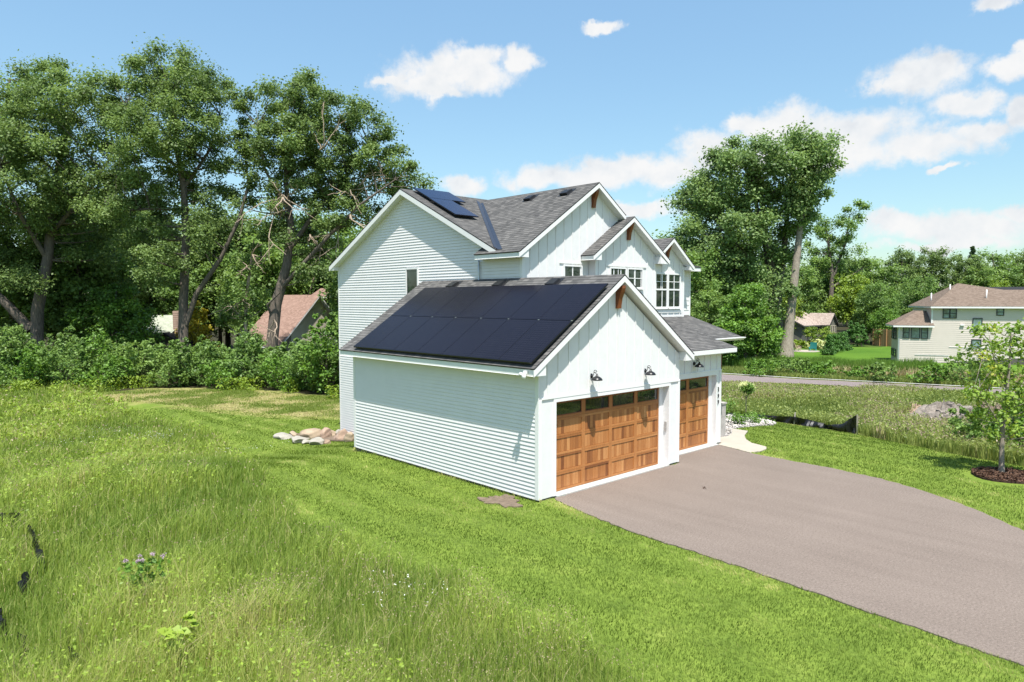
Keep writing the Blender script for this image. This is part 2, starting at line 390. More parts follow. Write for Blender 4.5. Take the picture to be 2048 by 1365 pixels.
def courses(mb, poly, P, exposure, lip, m=0, phase=0.0, uv=True):
    """overlapping courses (clapboards, shingle rows): every row leans out by lip at its lower edge"""
    v0 = min(p[1] for p in poly); v1 = max(p[1] for p in poly)
    k = math.floor((v0-phase)/exposure)
    while phase+k*exposure < v1:
        a, b = phase+k*exposure, phase+(k+1)*exposure
        q = clip(clip(poly, 0, 1, a), 0, -1, -b)
        if len(q) >= 3 and abs(sum(q[i][0]*q[(i+1) % len(q)][1]-q[(i+1) % len(q)][0]*q[i][1] for i in range(len(q)))) > 1e-6:
            off = lambda v: lip*(b-v)/exposure
            mb.face([P(u, v, off(v)+0.001) for u, v in q], m, [(u, v) for u, v in q] if uv else None)
            lo = [p for p in q if abs(p[1]-a) < 1e-6]
            if len(lo) >= 2 and lip > 0:
                u0, u1 = min(p[0] for p in lo), max(p[0] for p in lo)
                mb.face([P(u0, a, lip+0.001), P(u1, a, lip+0.001), P(u1, a, 0), P(u0, a, 0)], m)
        k += 1

# plane mappings: x-walls look toward -x, y-walls look toward -y
def XW(X): return lambda u, v, o: (X-o, u, v)
def YW(Y): return lambda u, v, o: (u, Y-o, v)

# ------------------------------------------------------------------ world: sky and clouds
SUN_D = np.array([0.225, 0.335, -0.915]); SUN_D /= np.linalg.norm(SUN_D)
elev = math.asin(-SUN_D[2]); az = math.atan2(-SUN_D[0], -SUN_D[1])   # compass angle from +y toward +x
W = bpy.data.worlds.new("World"); SC.world = W; W.use_nodes = True
N = W.node_tree.nodes; L = W.node_tree.links
bg = N["Background"]; wo = N["World Output"]
sky = N.new("ShaderNodeTexSky"); sky.sky_type = 'NISHITA'; sky.sun_disc = False
sky.sun_elevation = elev; sky.sun_rotation = az
sky.air_density = 1.0; sky.dust_density = 0.8; sky.ozone_density = 1.0; sky.altitude = 200
tint = N.new("ShaderNodeMix"); tint.data_type = 'RGBA'; tint.blend_type = 'MULTIPLY'; tint.inputs[0].default_value = 1.0
L.new(sky.outputs[0], tint.inputs[6]); tint.inputs[7].default_value = (0.95, 1.075, 1.00, 1)
bg.inputs[1].default_value = 0.098
tc = N.new("ShaderNodeTexCoord")
sep = N.new("ShaderNodeSeparateXYZ"); L.new(tc.outputs['Generated'], sep.inputs[0])
def math_n(op, a, b=None, c=None, clamp=False):
    n = N.new("ShaderNodeMath"); n.operation = op; n.use_clamp = clamp
    for i, v in enumerate((a, b, c)):
        if v is None: continue
        if hasattr(v, "is_output"): L.new(v, n.inputs[i])
        else: n.inputs[i].default_value = v
    return n.outputs[0]
a_ = math_n('ARCTAN2', sep.outputs[0], sep.outputs[1]); e_ = math_n('ARCSINE', sep.outputs[2])
cmb = N.new("ShaderNodeCombineXYZ"); L.new(a_, cmb.inputs[0]); L.new(e_, cmb.inputs[1])
def dir_ae(px, py):
    d = FF+RR*(px-CX)/F_PX-UU*(py-CY)/F_PX; d /= np.linalg.norm(d)
    return math.atan2(d[0], d[1]), math.asin(d[2])
CLOUDS = [(905, 150, 125, 46), (1030, 122, 52, 26), (850, 168, 85, 34), (785, 166, 36, 12), (945, 120, 60, 28), (890, 192, 52, 14),
          (1196, 54, 38, 16), (1178, 47, 24, 10), (1835, 152, 108, 46), (1868, 126, 56, 32), (1782, 168, 54, 26),
          (1940, 206, 78, 32), (2035, 132, 62, 26), (2046, 225, 44, 40), (2052, 98, 30, 20),
          (1420, 300, 82, 46), (1560, 256, 125, 44), (1690, 268, 150, 46), (1860, 288, 150, 36), (1600, 315, 200, 34), (1480, 244, 50, 20), (1965, 268, 66, 22),
          (1170, 352, 150, 30), (1270, 340, 95, 28), (1072, 366, 70, 22), (1330, 345, 80, 36), (920, 362, 46, 24),
          (1850, 452, 150, 30), (1960, 462, 130, 36), (2044, 430, 60, 22), (1776, 440, 60, 20), (1900, 492, 170, 15), (2000, 4, 52, 20),
          (1895, 338, 44, 9), (1240, 420, 140, 16), (2250, 300, 140, 50), (-220, 260, 190, 60), (400, -160, 240, 70), (1300, -240, 300, 80)]
wide = noise(N, L, 5.5, 5, 0.62, cmb.outputs[0]); fine = noise(N, L, 24, 7, 0.66, cmb.outputs[0])
warp = N.new("ShaderNodeTexNoise"); warp.inputs['Scale'].default_value = 17; warp.inputs['Detail'].default_value = 5; warp.inputs['Roughness'].default_value = 0.62
L.new(cmb.outputs[0], warp.inputs['Vector'])
wv = N.new("ShaderNodeVectorMath"); wv.operation = 'SUBTRACT'; L.new(warp.outputs[1], wv.inputs[0]); wv.inputs[1].default_value = (0.5, 0.5, 0.5)
ws = N.new("ShaderNodeVectorMath"); ws.operation = 'MULTIPLY_ADD'; L.new(wv.outputs[0], ws.inputs[0]); ws.inputs[1].default_value = (0.085, 0.050, 0); L.new(cmb.outputs[0], ws.inputs[2])
gm_ = N.new("ShaderNodeMapRange"); L.new(e_, gm_.inputs[0])
for i, v in enumerate((0.0, 0.50, 0.80, 1.42)): gm_.inputs[i+1].default_value = v
gv = N.new("ShaderNodeVectorMath"); gv.operation = 'SCALE'; L.new(tint.outputs[2], gv.inputs[0]); L.new(gm_.outputs[0], gv.inputs[3]); L.new(gv.outputs[0], bg.inputs[0])
cur = None
for (px, py, rx, ry) in CLOUDS:
    a0, e0 = dir_ae(px, py); a1, _ = dir_ae(px+rx, py); _, e1 = dir_ae(px, py-ry)
    ra, re = abs(a1-a0), abs(e1-e0)
    n = N.new("ShaderNodeVectorMath"); n.operation = 'MULTIPLY_ADD'; L.new(ws.outputs[0], n.inputs[0])
    n.inputs[1].default_value = (1/ra, 1/re, 0); n.inputs[2].default_value = (-a0/ra, -e0/re, 0)
    l = N.new("ShaderNodeVectorMath"); l.operation = 'LENGTH'; L.new(n.outputs[0], l.inputs[0])
    cur = l.outputs[1] if cur is None else math_n('SMOOTH_MIN', cur, l.outputs[1], 0.25)
dn = math_n('ADD', cur, math_n('MULTIPLY', math_n('SUBTRACT', fine, 0.5), 1.45))
mr = N.new("ShaderNodeMapRange"); mr.interpolation_type = 'SMOOTHSTEP'; L.new(dn, mr.inputs[0])
for i, v in enumerate((1.26, 0.52, 0.0, 0.98)): mr.inputs[i+1].default_value = v
up = math_n('GREATER_THAN', e_, 0.0)
dens = math_n('MULTIPLY', mr.outputs[0], up)
cb = N.new("ShaderNodeBackground")
so_ = N.new("ShaderNodeVectorMath"); so_.operation = 'ADD'; L.new(cmb.outputs[0], so_.inputs[0]); so_.inputs[1].default_value = (-0.008, 0.016, 0)
w2 = noise(N, L, 13, 4, 0.6, cmb.outputs[0]); w3 = noise(N, L, 13, 4, 0.6, so_.outputs[0])
sh = math_n('ADD', math_n('ADD', math_n('MULTIPLY', wide, 0.55), math_n('MULTIPLY', fine, 0.25)), math_n('MULTIPLY_ADD', math_n('SUBTRACT', w2, w3), 1.1, 0.22))  # relief of the clouds: lit and shaded sides painted by an offset noise difference
L.new(ramp(N, L, sh, [(0.36, (0.79, 0.83, 0.88)), (0.54, (0.91, 0.935, 0.96)), (0.74, (1, 1, 1))]), cb.inputs[0]); cb.inputs[1].default_value = 0.53
mx = N.new("ShaderNodeMixShader"); L.new(dens, mx.inputs[0]); L.new(bg.outputs[0], mx.inputs[1]); L.new(cb.outputs[0], mx.inputs[2]); L.new(mx.outputs[0], wo.inputs[0])

sl = bpy.data.lights.new("sun", 'SUN'); sl.energy = 5.0; sl.angle = math.radians(0.55); sl.color = (1.0, 0.965, 0.90)
so = bpy.data.objects.new("sun", sl); COL.objects.link(so); so.location = (-20, -30, 60)
so.rotation_euler = Vector(SUN_D).to_track_quat('-Z', 'Y').to_euler()
SC.view_settings.view_transform = 'Standard'; SC.view_settings.look = 'None'; SC.view_settings.gamma = 1.0; SC.view_settings.use_curve_mapping = False
SC.view_settings.exposure = 0.84
SC.cycles.max_bounces = 8; SC.cycles.transparent_max_bounces = 4
# ------------------------------------------------------------------ the white farmhouse
house = empty("farmhouse", "white farmhouse with cedar garage doors and solar panels on its roof", "house", (3.2, 0.0, 0.0))
HO = np.array([3.2, 0.0, 0.0])
def hp(mb, name, mats, parent=None, smooth=False):
    """a part of the farmhouse; geometry is written in world metres"""
    o = mb.build(name, mats, house if parent is None else parent, smooth, None)
    if parent is None: o.location = tuple(-HO)
    return o
GW, GL, OV, RK = 6.267, 8.96, 0.42, 0.264
EXPO, LIP = 0.1045, 0.021
def hps(mb, name, mats):
    for b in mb.pieces(): hp(b, name, mats)

def battens(mb, poly, P, u0, u1, step=0.406, z0=-1e9, w=0.05, t=0.02):
    u = u0
    while u < u1:
        q = clip(clip(poly, 1, 0, u), -1, 0, -(u+w))
        if len(q) >= 3:
            zb = max(min(p[1] for p in q), z0); zt = min(max(p[1] for p in q if p[0] < u+1e-4), max(p[1] for p in q if p[0] > u+w-1e-4)) if len(q) >= 4 else max(p[1] for p in q)
            if zt > zb+0.02:
                c = [P(u, zb, t), P(u+w, zb, t), P(u+w, zt, t), P(u, zt, t)]; d = [P(u, zb, 0), P(u+w, zb, 0), P(u+w, zt, 0), P(u, zt, 0)]
                mb.face(c); mb.face([d[0], c[0], c[3], d[3]]); mb.face([c[1], d[1], d[2], c[2]]); mb.face([d[0], d[1], c[1], c[0]])
        u += step

# --- lap-sided walls
w = MB()
courses(w, [(0.09, 0.03), (GL-0.09, 0.03), (GL-0.09, 3.29), (0.09, 3.29)], XW(0.0), EXPO, LIP, phase=0.03)
w.box(0.002, 0.12, 0.125, GL-0.121, 0.03, 3.36)                   # solid behind
hp(w, "garage_side_wall", MAT['siding'])
w = MB()
courses(w, [(8.9, -1.25), (15.58, -1.25), (15.58, 6.72), (10.35, 9.22), (5.0, 6.74), (5.0, 3.4), (8.9, 3.4)], XW(3.2), EXPO, LIP, phase=0.03)
w.prism([(3.2, 5.0, -1.3), (3.2, 15.6, -1.3), (3.2, 15.6, 6.72), (3.2, 10.35, 9.22), (3.2, 5.0, 6.7)], (0.14, 0, 0))
courses(w, [(4.0, 4.2), (5.0, 4.2), (5.0, 6.66), (4.0, 6.66)], XW(3.2), EXPO, LIP, phase=0.03)
w.prism([(3.2, 3.93, 3.4), (3.2, 5.0, 3.4), (3.2, 5.0, 6.66), (3.2, 3.93, 6.66)], (0.14, 0, 0))
hp(w, "gable_side_wall", MAT['siding'])
w = MB()
w.box(3.34, 12.9, 15.5, 15.62, -1.3, 6.7); w.box(12.78, 12.9, 4.0, 15.5, -1.3, 6.6); w.prism([(12.9, 4.0, 6.4), (12.9, 15.5, 6.5), (12.9, 10.35, 9.1)], (-0.1, 0, 0))
w.box(0.12, 3.2, GL-0.12, GL, -0.6, 3.4); w.prism([(0.1, GL-0.1, 3.3), (3.2, GL-0.1, 3.3), (3.2, GL-0.1, 5.5)], (0, 0.1, 0))
w.box(9.85, 9.95, 0.83, 3.9, -0.1, 3.3); w.box(11.95, 12.03, 3.64, 3.9, 4.2, 6.4)
w.box(9.95, 12.8, 3.9, 4.0, -0.1, 4.2)
w.box(12.0, 12.9, 3.93, 4.0, 4.0, 6.5)
ws_ = MB(); courses(ws_, [(12.03, 4.1), (12.87, 4.1), (12.87, 6.45), (12.03, 6.45)], YW(3.92), 0.2, 0.014, phase=0.1); hp(ws_, "siding_strip", MAT['siding'])
hps(w, "outer_wall", MAT['siding'])

# --- board and batten fronts
D1A, D1B, DTOP = 0.64, 5.70, 2.48
w = MB()
gp = [(0, 2.6), (GW, 2.6), (GW, 3.42), (GW/2, 5.52), (0, 3.42)]
w.prism([(u, 0, z) for u, z in gp], (0, 0.12, 0))
battens(w, gp, YW(0.0), 0.30, GW-0.02, 0.406, 2.64)
w.box(0, D1A, 0.001, 0.12, 0.03, 2.6); w.box(D1B, GW, 0.001, 0.30, 0.03, 2.6); w.box(D1A, D1B, 0.001, 0.26, DTOP, 2.6)
w.box(GW-0.10, GW, 0.30, 0.7, 0.03, 3.4)
hp(w, "garage_front_wall", MAT['panel'])
w = MB()
cg = [(3.2, 4.2), (8.2, 4.2), (8.2, 8.06), (6.67, 9.05), (3.2, 6.74)]
w.prism([(u, 3.92, z) for u, z in cg], (0, 0.12, 0)); battens(w, cg, YW(3.92), 3.55, 8.2)
g2 = [(6.45, 4.1), (9.98, 4.1), (9.98, 6.84), (8.28, 7.96), (6.45, 6.75)]
w.prism([(u, 3.6, z) for u, z in g2], (0, 0.3, 0)); battens(w, g2, YW(3.6), 6.62, 9.9)
g3 = [(9.98, 4.1), (12.03, 4.1), (12.03, 6.50), (10.84, 7.36), (9.98, 6.74)]
w.prism([(u, 3.66, z) for u, z in g3], (0, 0.24, 0)); battens(w, g3, YW(3.66), 10.1, 12.0)
hp(w, "upper_front_wall", MAT['panel'])
D2A, D2B = 6.75, 9.63
w = MB()
d2 = [(GW, 2.62), (9.95, 2.62), (9.95, 3.38), (GW, 3.38)]
w.prism([(u, 0.7, z) for u, z in d2], (0, 0.12, 0)); battens(w, d2, YW(0.7), 6.4, 9.9, 0.406, 2.66)
w.box(GW, D2A, 0.7, 0.9, 0.03, 2.62); w.box(D2B, 9.95, 0.7, 0.95, 0.03, 2.62); w.box(D2A, D2B, 0.7, 0.9, DTOP, 2.62)
hp(w, "side_bay_wall", MAT['panel'])

# --- trim: corner boards, frieze bands, casings
w = MB()
w.box(-0.024, 0.0, -0.024, 0.10, 0.03, 3.30); w.box(0.0, 0.10, -0.024, 0.0, 0.03, 2.585)
w.box(-0.022, 0.0, GL-0.10, GL+0.02, 0.03, 3.28)
w.box(3.176, 3.2, 15.58, 15.66, -1.25, 6.55); w.box(3.176, 3.2, 3.896, 4.0, 4.2, 6.5); w.box(3.2, 3.32, 3.896, 3.92, 4.2, 6.6)
w.box(0.10, GW+0.004, -0.030, 0.0, 2.585, 2.635)                     # drip ledge
w.box(D1A-0.10, D1B+0.002, -0.022, 0.0, DTOP, 2.585)
w.box(D1A-0.10, D1A, -0.022, 0.0, 0.03, DTOP)
w.box(D1B+0.002, D1B+0.09, -0.018, 0.0, 0.03, 2.585); w.box(GW-0.09, GW+0.006, -0.024, 0.0, 0.03, 2.585)
w.box(D1B-0.19, D1B-0.001, 0.21, 0.24, 0.03, DTOP-0.001); w.box(D1A, D1A+0.19, 0.21, 0.24, 0.03, DTOP-0.001)
w.box(GW, 9.955, 0.672, 0.70, 2.62, 2.66); w.box(D2A, D2B, 0.68, 0.70, DTOP, 2.62); w.box(D2B+0.002, D2B+0.09, 0.68, 0.70, 0.03, 2.62); w.box(9.86, 9.955, 0.676, 0.70, 0.03, 2.62)
w.box(D2B-0.2, D2B-0.001, 0.86, 0.89, 0.03, DTOP-0.001)
w.box(12.03, 12.09, 3.88, 3.92, 4.1, 6.4); w.box(12.84, 12.925, 3.895, 3.92, 4.1, 6.45)
w.box(9.9, 10.02, 3.575, 3.60, 4.3, 6.6); w.box(11.94, 12.05, 3.63, 3.66, 4.2, 6.44)
w.box(6.43, 6.55, 3.576, 3.6, 4.2, 6.6)
w.box(7.0, 9.4, 3.57, 3.6, 6.33, 6.40); w.box(4.95, 6.2, 3.89, 3.92, 6.36, 6.42); w.box(9.98, 11.9, 3.63, 3.66, 4.62, 4.72)
hps(w, "trim_board", MAT['trim'])
w = MB(); w.box(9.957, 9.985, 0.69, 0.75, 0.0, 3.25); hp(w, "corner_strip", MAT['bracket'])
w = MB()
w.box(0.02, 0.14, 0.0, GL-0.02, -0.75, 0.03); w.box(0.02, D1A, 0.015, 0.14, -0.3, 0.03); w.box(D1B, GW-0.02, 0.015, 0.2, -0.2, 0.03); w.box(D2B, 9.93, 0.715, 0.9, -0.2, 0.03)
w.box(3.22, 3.3, GL, 15.6, -1.9, -1.25); w.box(0.14, GW, 0.25, 0.4, -0.2, 0.02)
hps(w, "foundation", MAT['found'])

# --- roofs
class Roof:
    def __init__(s): s.sh = MB(); s.un = MB(); s.wh = MB()
    def plane(s, O, U, V, poly, th=0.16, inset=0.018, white=True, under=True):
        O, U, V = (np.array(t, float) for t in (O, U, V)); U /= np.linalg.norm(U); V /= np.linalg.norm(V); Nn = np.cross(U, V)
        if Nn[2] < 0: Nn = -Nn
        P = lambda u, v, o: tuple(O+U*u+V*v+Nn*o)
        courses(s.sh, poly, P, 0.14, 0.009)
        Q = [np.array(P(u, v, 0.0)) for u, v in poly]
        s.un.prism([q-Nn*0.03 for q in Q], Nn*0.0295)
        if white:
            cu = sum(p[0] for p in poly)/len(poly); cv = sum(p[1] for p in poly)/len(poly)
            ins = [(u+inset*np.sign(cu-u), v+inset*np.sign(cv-v)) for u, v in poly]
            s.wh.prism([np.array(P(u, v, -0.031))-np.array([0, 0, th]) for u, v in ins], (0, 0, th))
        return P
    def done(s, name="roof"):
        r = hp(s.sh, name, MAT['roof'])
        e = s.un.build("roof_edge", MAT['roofdark'], r)
        return r
rf = Roof()
KG = 0.6763; hg = 5.8275
eg = hg-KG*(GW/2+OV); LG = (GW/2+OV)*math.sqrt(1+KG*KG); VL = np.array([1, 0, KG])/math.sqrt(1+KG*KG); VR = np.array([-1, 0, KG])/math.sqrt(1+KG*KG)
gl = rf.plane((-OV, -RK, eg), (0, 1, 0), VL, [(0, 0), (GL+2*RK, 0), (GL+2*RK, LG), (0, LG)])
rf.plane((GW+OV, -RK, eg), (0, 1, 0), VR, [(0, 0), (4.15, 0), (4.15, LG), (0, LG)])
KF, KB, zr, yr = 0.474, 0.494, 9.385, 10.35
VF = np.array([0, 1, KF])/math.sqrt(1+KF*KF); VB = np.array([0, -1, KB])/math.sqrt(1+KB*KB)
LF = (yr-4.88)*math.sqrt(1+KF*KF)
mf = rf.plane((2.9, 4.88, zr-KF*(yr-4.88)), (1, 0, 0), VF, [(0, 0), (10.2, 0), (10.2, LF), (0, LF)], th=0.17)
rf.plane((2.9, 15.95, zr-KB*(15.95-yr)), (1, 0, 0), VB, [(0, 0), (10.2, 0), (10.2, (15.95-yr)*math.sqrt(1+KB*KB)), (0, (15.95-yr)*math.sqrt(1+KB*KB))], th=0.17)
ze = zr-KF*(yr-4.88)
VE = np.array([0, 1.38, ze-6.48]); LE = np.linalg.norm(VE)
rf.plane((12.0, 3.5, 6.48), (1, 0, 0), VE, [(0, 0), (1.1, 0), (1.1, LE), (0, LE)], th=0.12)
KC, zc, xc = 0.667, 9.23, 6.67
ec = zc-KC*(xc-2.8); LC = (xc-2.8)*math.sqrt(1+KC*KC); VCL = np.array([1, 0, KC])/math.sqrt(1+KC*KC); VCR = np.array([-1, 0, KC])/math.sqrt(1+KC*KC)
cl = rf.plane((2.8, 3.62, ec), (0, 1, 0), VCL, [(0, 0), (2.24, 0), (2.24, 0.55), (6.5, LC), (0, LC)], th=0.15)
rf.plane((8.2, 3.62, zc-KC*1.53), (0, 1, 0), VCR, [(0, 0), (4.2, 0), (6.5, 1.53*math.sqrt(1+KC*KC)), (0, 1.53*math.sqrt(1+KC*KC))], th=0.15)
rf.plane((10.5, 3.95, zc-KC*3.83-0.012), (0, 1, 0), VCR, [(0, 0), (3.5, 0), (4.2, 2.72), (0, 2.72)], th=0.1, white=False)
z2, x2, e2 = 8.146, 8.28, 6.0
VGL = np.array([1, 0, 0.655])/math.sqrt(1+0.655**2); VGR = np.array([-1, 0, 0.655])/math.sqrt(1+0.655**2); L2 = 2.26*math.sqrt(1+0.655**2)
rf.plane((6.02, 3.3, z2-0.655*2.26), (0, 1, 0), VGL, [(0, 0), (0.62, 0), (0.62, L2), (0, L2)], th=0.14)
rf.plane((10.54, 3.3, z2-0.655*2.26), (0, 1, 0), VGR, [(0, 0), (0.66, 0), (0.66, L2), (0, L2)], th=0.14)
V3L = np.array([1, 0, 0.72])/math.sqrt(1+0.72**2); V3R = np.array([-1, 0, 0.72])/math.sqrt(1+0.72**2); L3 = 1.47*math.sqrt(1+0.72**2)
rf.plane((9.37, 3.32, 7.54-0.72*1.47), (0, 1, 0), V3L, [(0.36, 0), (3.2, 0), (3.2, L3), (0, L3), (0, 0.9), (0.36, 0.9)], th=0.13, white=False)
rf.wh.prism([(10.0, 3.34, 6.79), (10.84, 3.34, 7.40), (10.84, 3.34, 7.52), (10.0, 3.34, 6.915)], (0, 0.28, 0))
rf.plane((12.31, 3.32, 7.54-0.72*1.47), (0, 1, 0), V3R, [(0, 0), (3.2, 0), (3.2, L3), (0, L3)], th=0.13)
K2 = 0.3; VP = np.array([0, 1, K2])/math.sqrt(1+K2*K2); L1 = 3.62*math.sqrt(1+K2*K2)
rf.plane((6.0, 0.3, 3.445), (1, 0, 0), VP, [(0, 0), (4.32, 0), (4.32, L1), (0, L1)], th=0.15)
rf.plane((10.28, 1.14, 3.445+K2*0.84), (1, 0, 0), VP, [(0, 0), (2.0, 0), (2.35, 2.8), (0, 2.8)], th=0.05)
roof = rf.done()
hps(rf.wh, "fascia", MAT['soffit'])
# boxed eaves and the little triangular returns at the gable ends
w = MB()
def pork(x0, x1, z0, zt, y0, y1):
    """boxed eave along y: soffit at z0 from the eave x0 to the wall x1, top following the roof"""
    w.prism([(x0, y0, z0), (x1, y0, z0), (x1, y0, zt)], (0, y1-y0, 0))
pork(-OV+0.02, 0.03, eg-0.19, eg+KG*0.42-0.2, -RK+0.025, GL+RK-0.02)
pork(GW+OV-0.02, GW-0.01, eg-0.19, eg+KG*0.42-0.2, -RK+0.025, 0.30)
pork(2.82, 3.24, ec-0.17, ec+KC*0.42-0.18, 3.645, 5.84)
pork(6.04, 6.47, z2-0.655*2.26-0.165, z2-0.655*1.83-0.17, 3.325, 3.92)
pork(10.52, 9.96, z2-0.655*2.26-0.165, z2-0.655*1.83-0.17, 3.325, 3.64)
pork(12.29, 12.0, 7.54-0.72*1.47-0.155, 7.54-0.72*1.18-0.16, 3.345, 3.92)
w.prism([(2.925, 15.93, 6.43), (2.925, 15.6, 6.43), (2.925, 15.6, 6.6)], (10, 0, 0))
w.box(12.2, 13.08, 3.52, 3.92, 6.30, 6.345)
w.box(6.7, 10.31, 0.318, 0.70, 3.262, 3.30)
w.box(GW+0.02, 10.3, 0.285, 0.30, 3.285, 3.43)
hps(w, "boxed_eave", MAT['trim'])
w = MB()
w.prism([(10.25, 1.13, 3.60), (10.25, 1.02, 3.68), (10.25, 1.02, 3.71), (10.25, 1.13, 3.71)], (2.03, 0, 0)); hp(w, "gutter", MAT['trim'])
# gable rake boards (flat white boards proud of the roof edge)
w = MB()
def rake(p0, p1, h, n, t=0.016):
    """board below the line p0-p1, h tall, standing t out along n"""
    p0, p1 = np.array(p0, float), np.array(p1, float); n = np.array(n, float)
    w.prism([p0-(0, 0, 0.035), p1-(0, 0, 0.035), p1-(0, 0, h), p0-(0, 0, h)], n*t)
fy = (0, -1, 0); lx = (-1, 0, 0)
for (xa, za, xb, zb, xd, zd, y, h) in ((-OV, eg, GW/2, hg, GW+OV, eg, -RK+0.017, 0.205), (2.8, ec, xc, zc, 8.2, zc-KC*1.53, 3.637, 0.19), (6.02, z2-0.655*2.26, x2, z2, 10.54, z2-0.655*2.26, 3.317, 0.185), (10.0, 6.935, 10.84, 7.54, 12.31, 7.54-0.72*1.47, 3.337, 0.17)):
    rake((xa, y, za), (xb, y, zb), h, fy); rake((xb, y, zb), (xd, y, zd), h, fy)
rake((2.917, 4.88, ze), (2.917, yr, zr), 0.22, lx); rake((2.917, yr, zr), (2.917, 15.95, zr-KB*(15.95-yr)), 0.22, lx)
hps(w, "rake_board", MAT['trim'])
# valley flashing
w = MB()
vb, vt = np.array([2.95, 4.80, 0]), np.array([6.55, 9.95, 0])
for t0, t1 in ((0.0, 0.97),):
    for side in (0, 1):
        q = []
        for t, s in ((t0, 0), (t1, 0), (t1, 1), (t0, 1)):
            p = vb+(vt-vb)*t
            if side == 0: x, y = p[0]-0.02*0, p[1]+0.21*s; z = zr-KF*(yr-y)
            else: x, y = p[0], p[1]-0.21*s; z = zc-KC*(xc-x)
            q.append((x, y, max(z, 0)+0.028))
        w.face(q)
hp(w, "valley_flashing", MAT['flash'])

# --- stained brackets in the gable peaks
for (x, yw, zt, s) in ((GW/2, 0.0, 5.50, 1.0), (xc, 3.92, 8.96, 0.95), (x2, 3.6, 7.90, 0.95), (10.84, 3.66, 7.30, 0.85)):
    w = MB()
    prof = [(0, -0.62), (-0.09, -0.62), (-0.10, -0.52), (-0.13, -0.34), (-0.20, -0.17), (-0.235, -0.06), (-0.235, 0.02), (0, 0.02)]
    w.prism([(x-0.075*s, yw+a*s, zt+b*s) for a, b in prof], (0.15*s, 0, 0), var=0.5)
    hp(w, "gable_bracket", MAT['bracket'])

# --- garage doors
def garage_door(x0, x1, y, cols, z0, z1):
    cw = (x1-x0)/cols; sh = (z1-z0)/5; d = MB(); r = np.random.default_rng(int(x0*100))
    d.box(x0, x1, y+0.012, y+0.05, z0, z1, 0, 0.30)
    door = None; wins = []
    for c in range(cols):
        a, b = x0+c*cw, x0+(c+1)*cw; st = 0.07
        for s in range(4):
            c0, c1 = z0+s*sh, z0+(s+1)*sh; rl = 0.055
            pa, pb, pz0, pz1 = a+st, b-st, c0+rl+0.01, c1-rl-0.005
            n = 9; ed = np.linspace(pa, pb, n+1)
            tone = np.clip(r.normal(0.5, 0.27, n), 0.02, 1)
            for k in range(n): d.box(ed[k]+0.0025, ed[k+1]-0.0025, y, y+0.012, pz0, pz1, 0, float(tone[k]))
            t = float(np.clip(r.normal(0.55, 0.16), 0.1, 1))
            d.box(a+0.001, a+st, y-0.016, y+0.012, c0+0.001, c1-0.001, 0, 0.62); d.box(b-st, b-0.001, y-0.016, y+0.012, c0+0.001, c1-0.001, 0, 0.60)
            d.box(a+st, b-st, y-0.016, y+0.012, c0+0.002, c0+rl, 0, t); d.box(a+st, b-st, y-0.016, y+0.012, c1-rl, c1-0.003, 0, float(np.clip(r.normal(0.42, 0.2), 0.05, 1)))
        c0, c1 = z0+4*sh, z1
        d.box(a+0.001, a+st, y-0.016, y+0.012, c0, c1, 0, 0.40); d.box(b-st, b-0.001, y-0.016, y+0.012, c0, c1, 0, 0.38)
        d.box(a+st, b-st, y-0.016, y+0.012, c0+0.002, c0+0.07, 0, 0.36); d.box(a+st, b-st, y-0.016, y+0.012, c1-0.06, c1, 0, 0.3)
        wins.append((a+st, b-st, c0+0.07, c1-0.06))
    door = hp(d, "garage_door", MAT['cedar'])
    for (a, b, c0, c1) in wins:
        f = MB()
        for q in ((a, b, c0, c0+0.025), (a, b, c1-0.025, c1), (a, a+0.025, c0+0.025, c1-0.025), (b-0.025, b, c0+0.025, c1-0.025)):
            f.box(q[0]+0.001, q[1]-0.001, y-0.02, y+0.01, q[2]+0.001, q[3]-0.001, 0)
        f.box(a+0.025, b-0.025, y-0.002, y+0.008, c0+0.025, c1-0.025, 1)
        f.build("door_window", [MAT['bracket'], MAT['glassdoor']], door)
    return door
garage_door(D1A+0.17, D1B-0.17, 0.25, 4, 0.035, DTOP-0.012)
garage_door(D2A+0.05, D2B-0.19, 0.90, 2, 0.035, DTOP-0.012)
w = MB(); w.box(D1A+0.0, D1B, -0.06, 0.24, -0.1, 0.028); w.box(D2A-0.5, D2B, 0.55, 0.93, -0.1, 0.028); hps(w, "door_apron", MAT['sillwhite'])

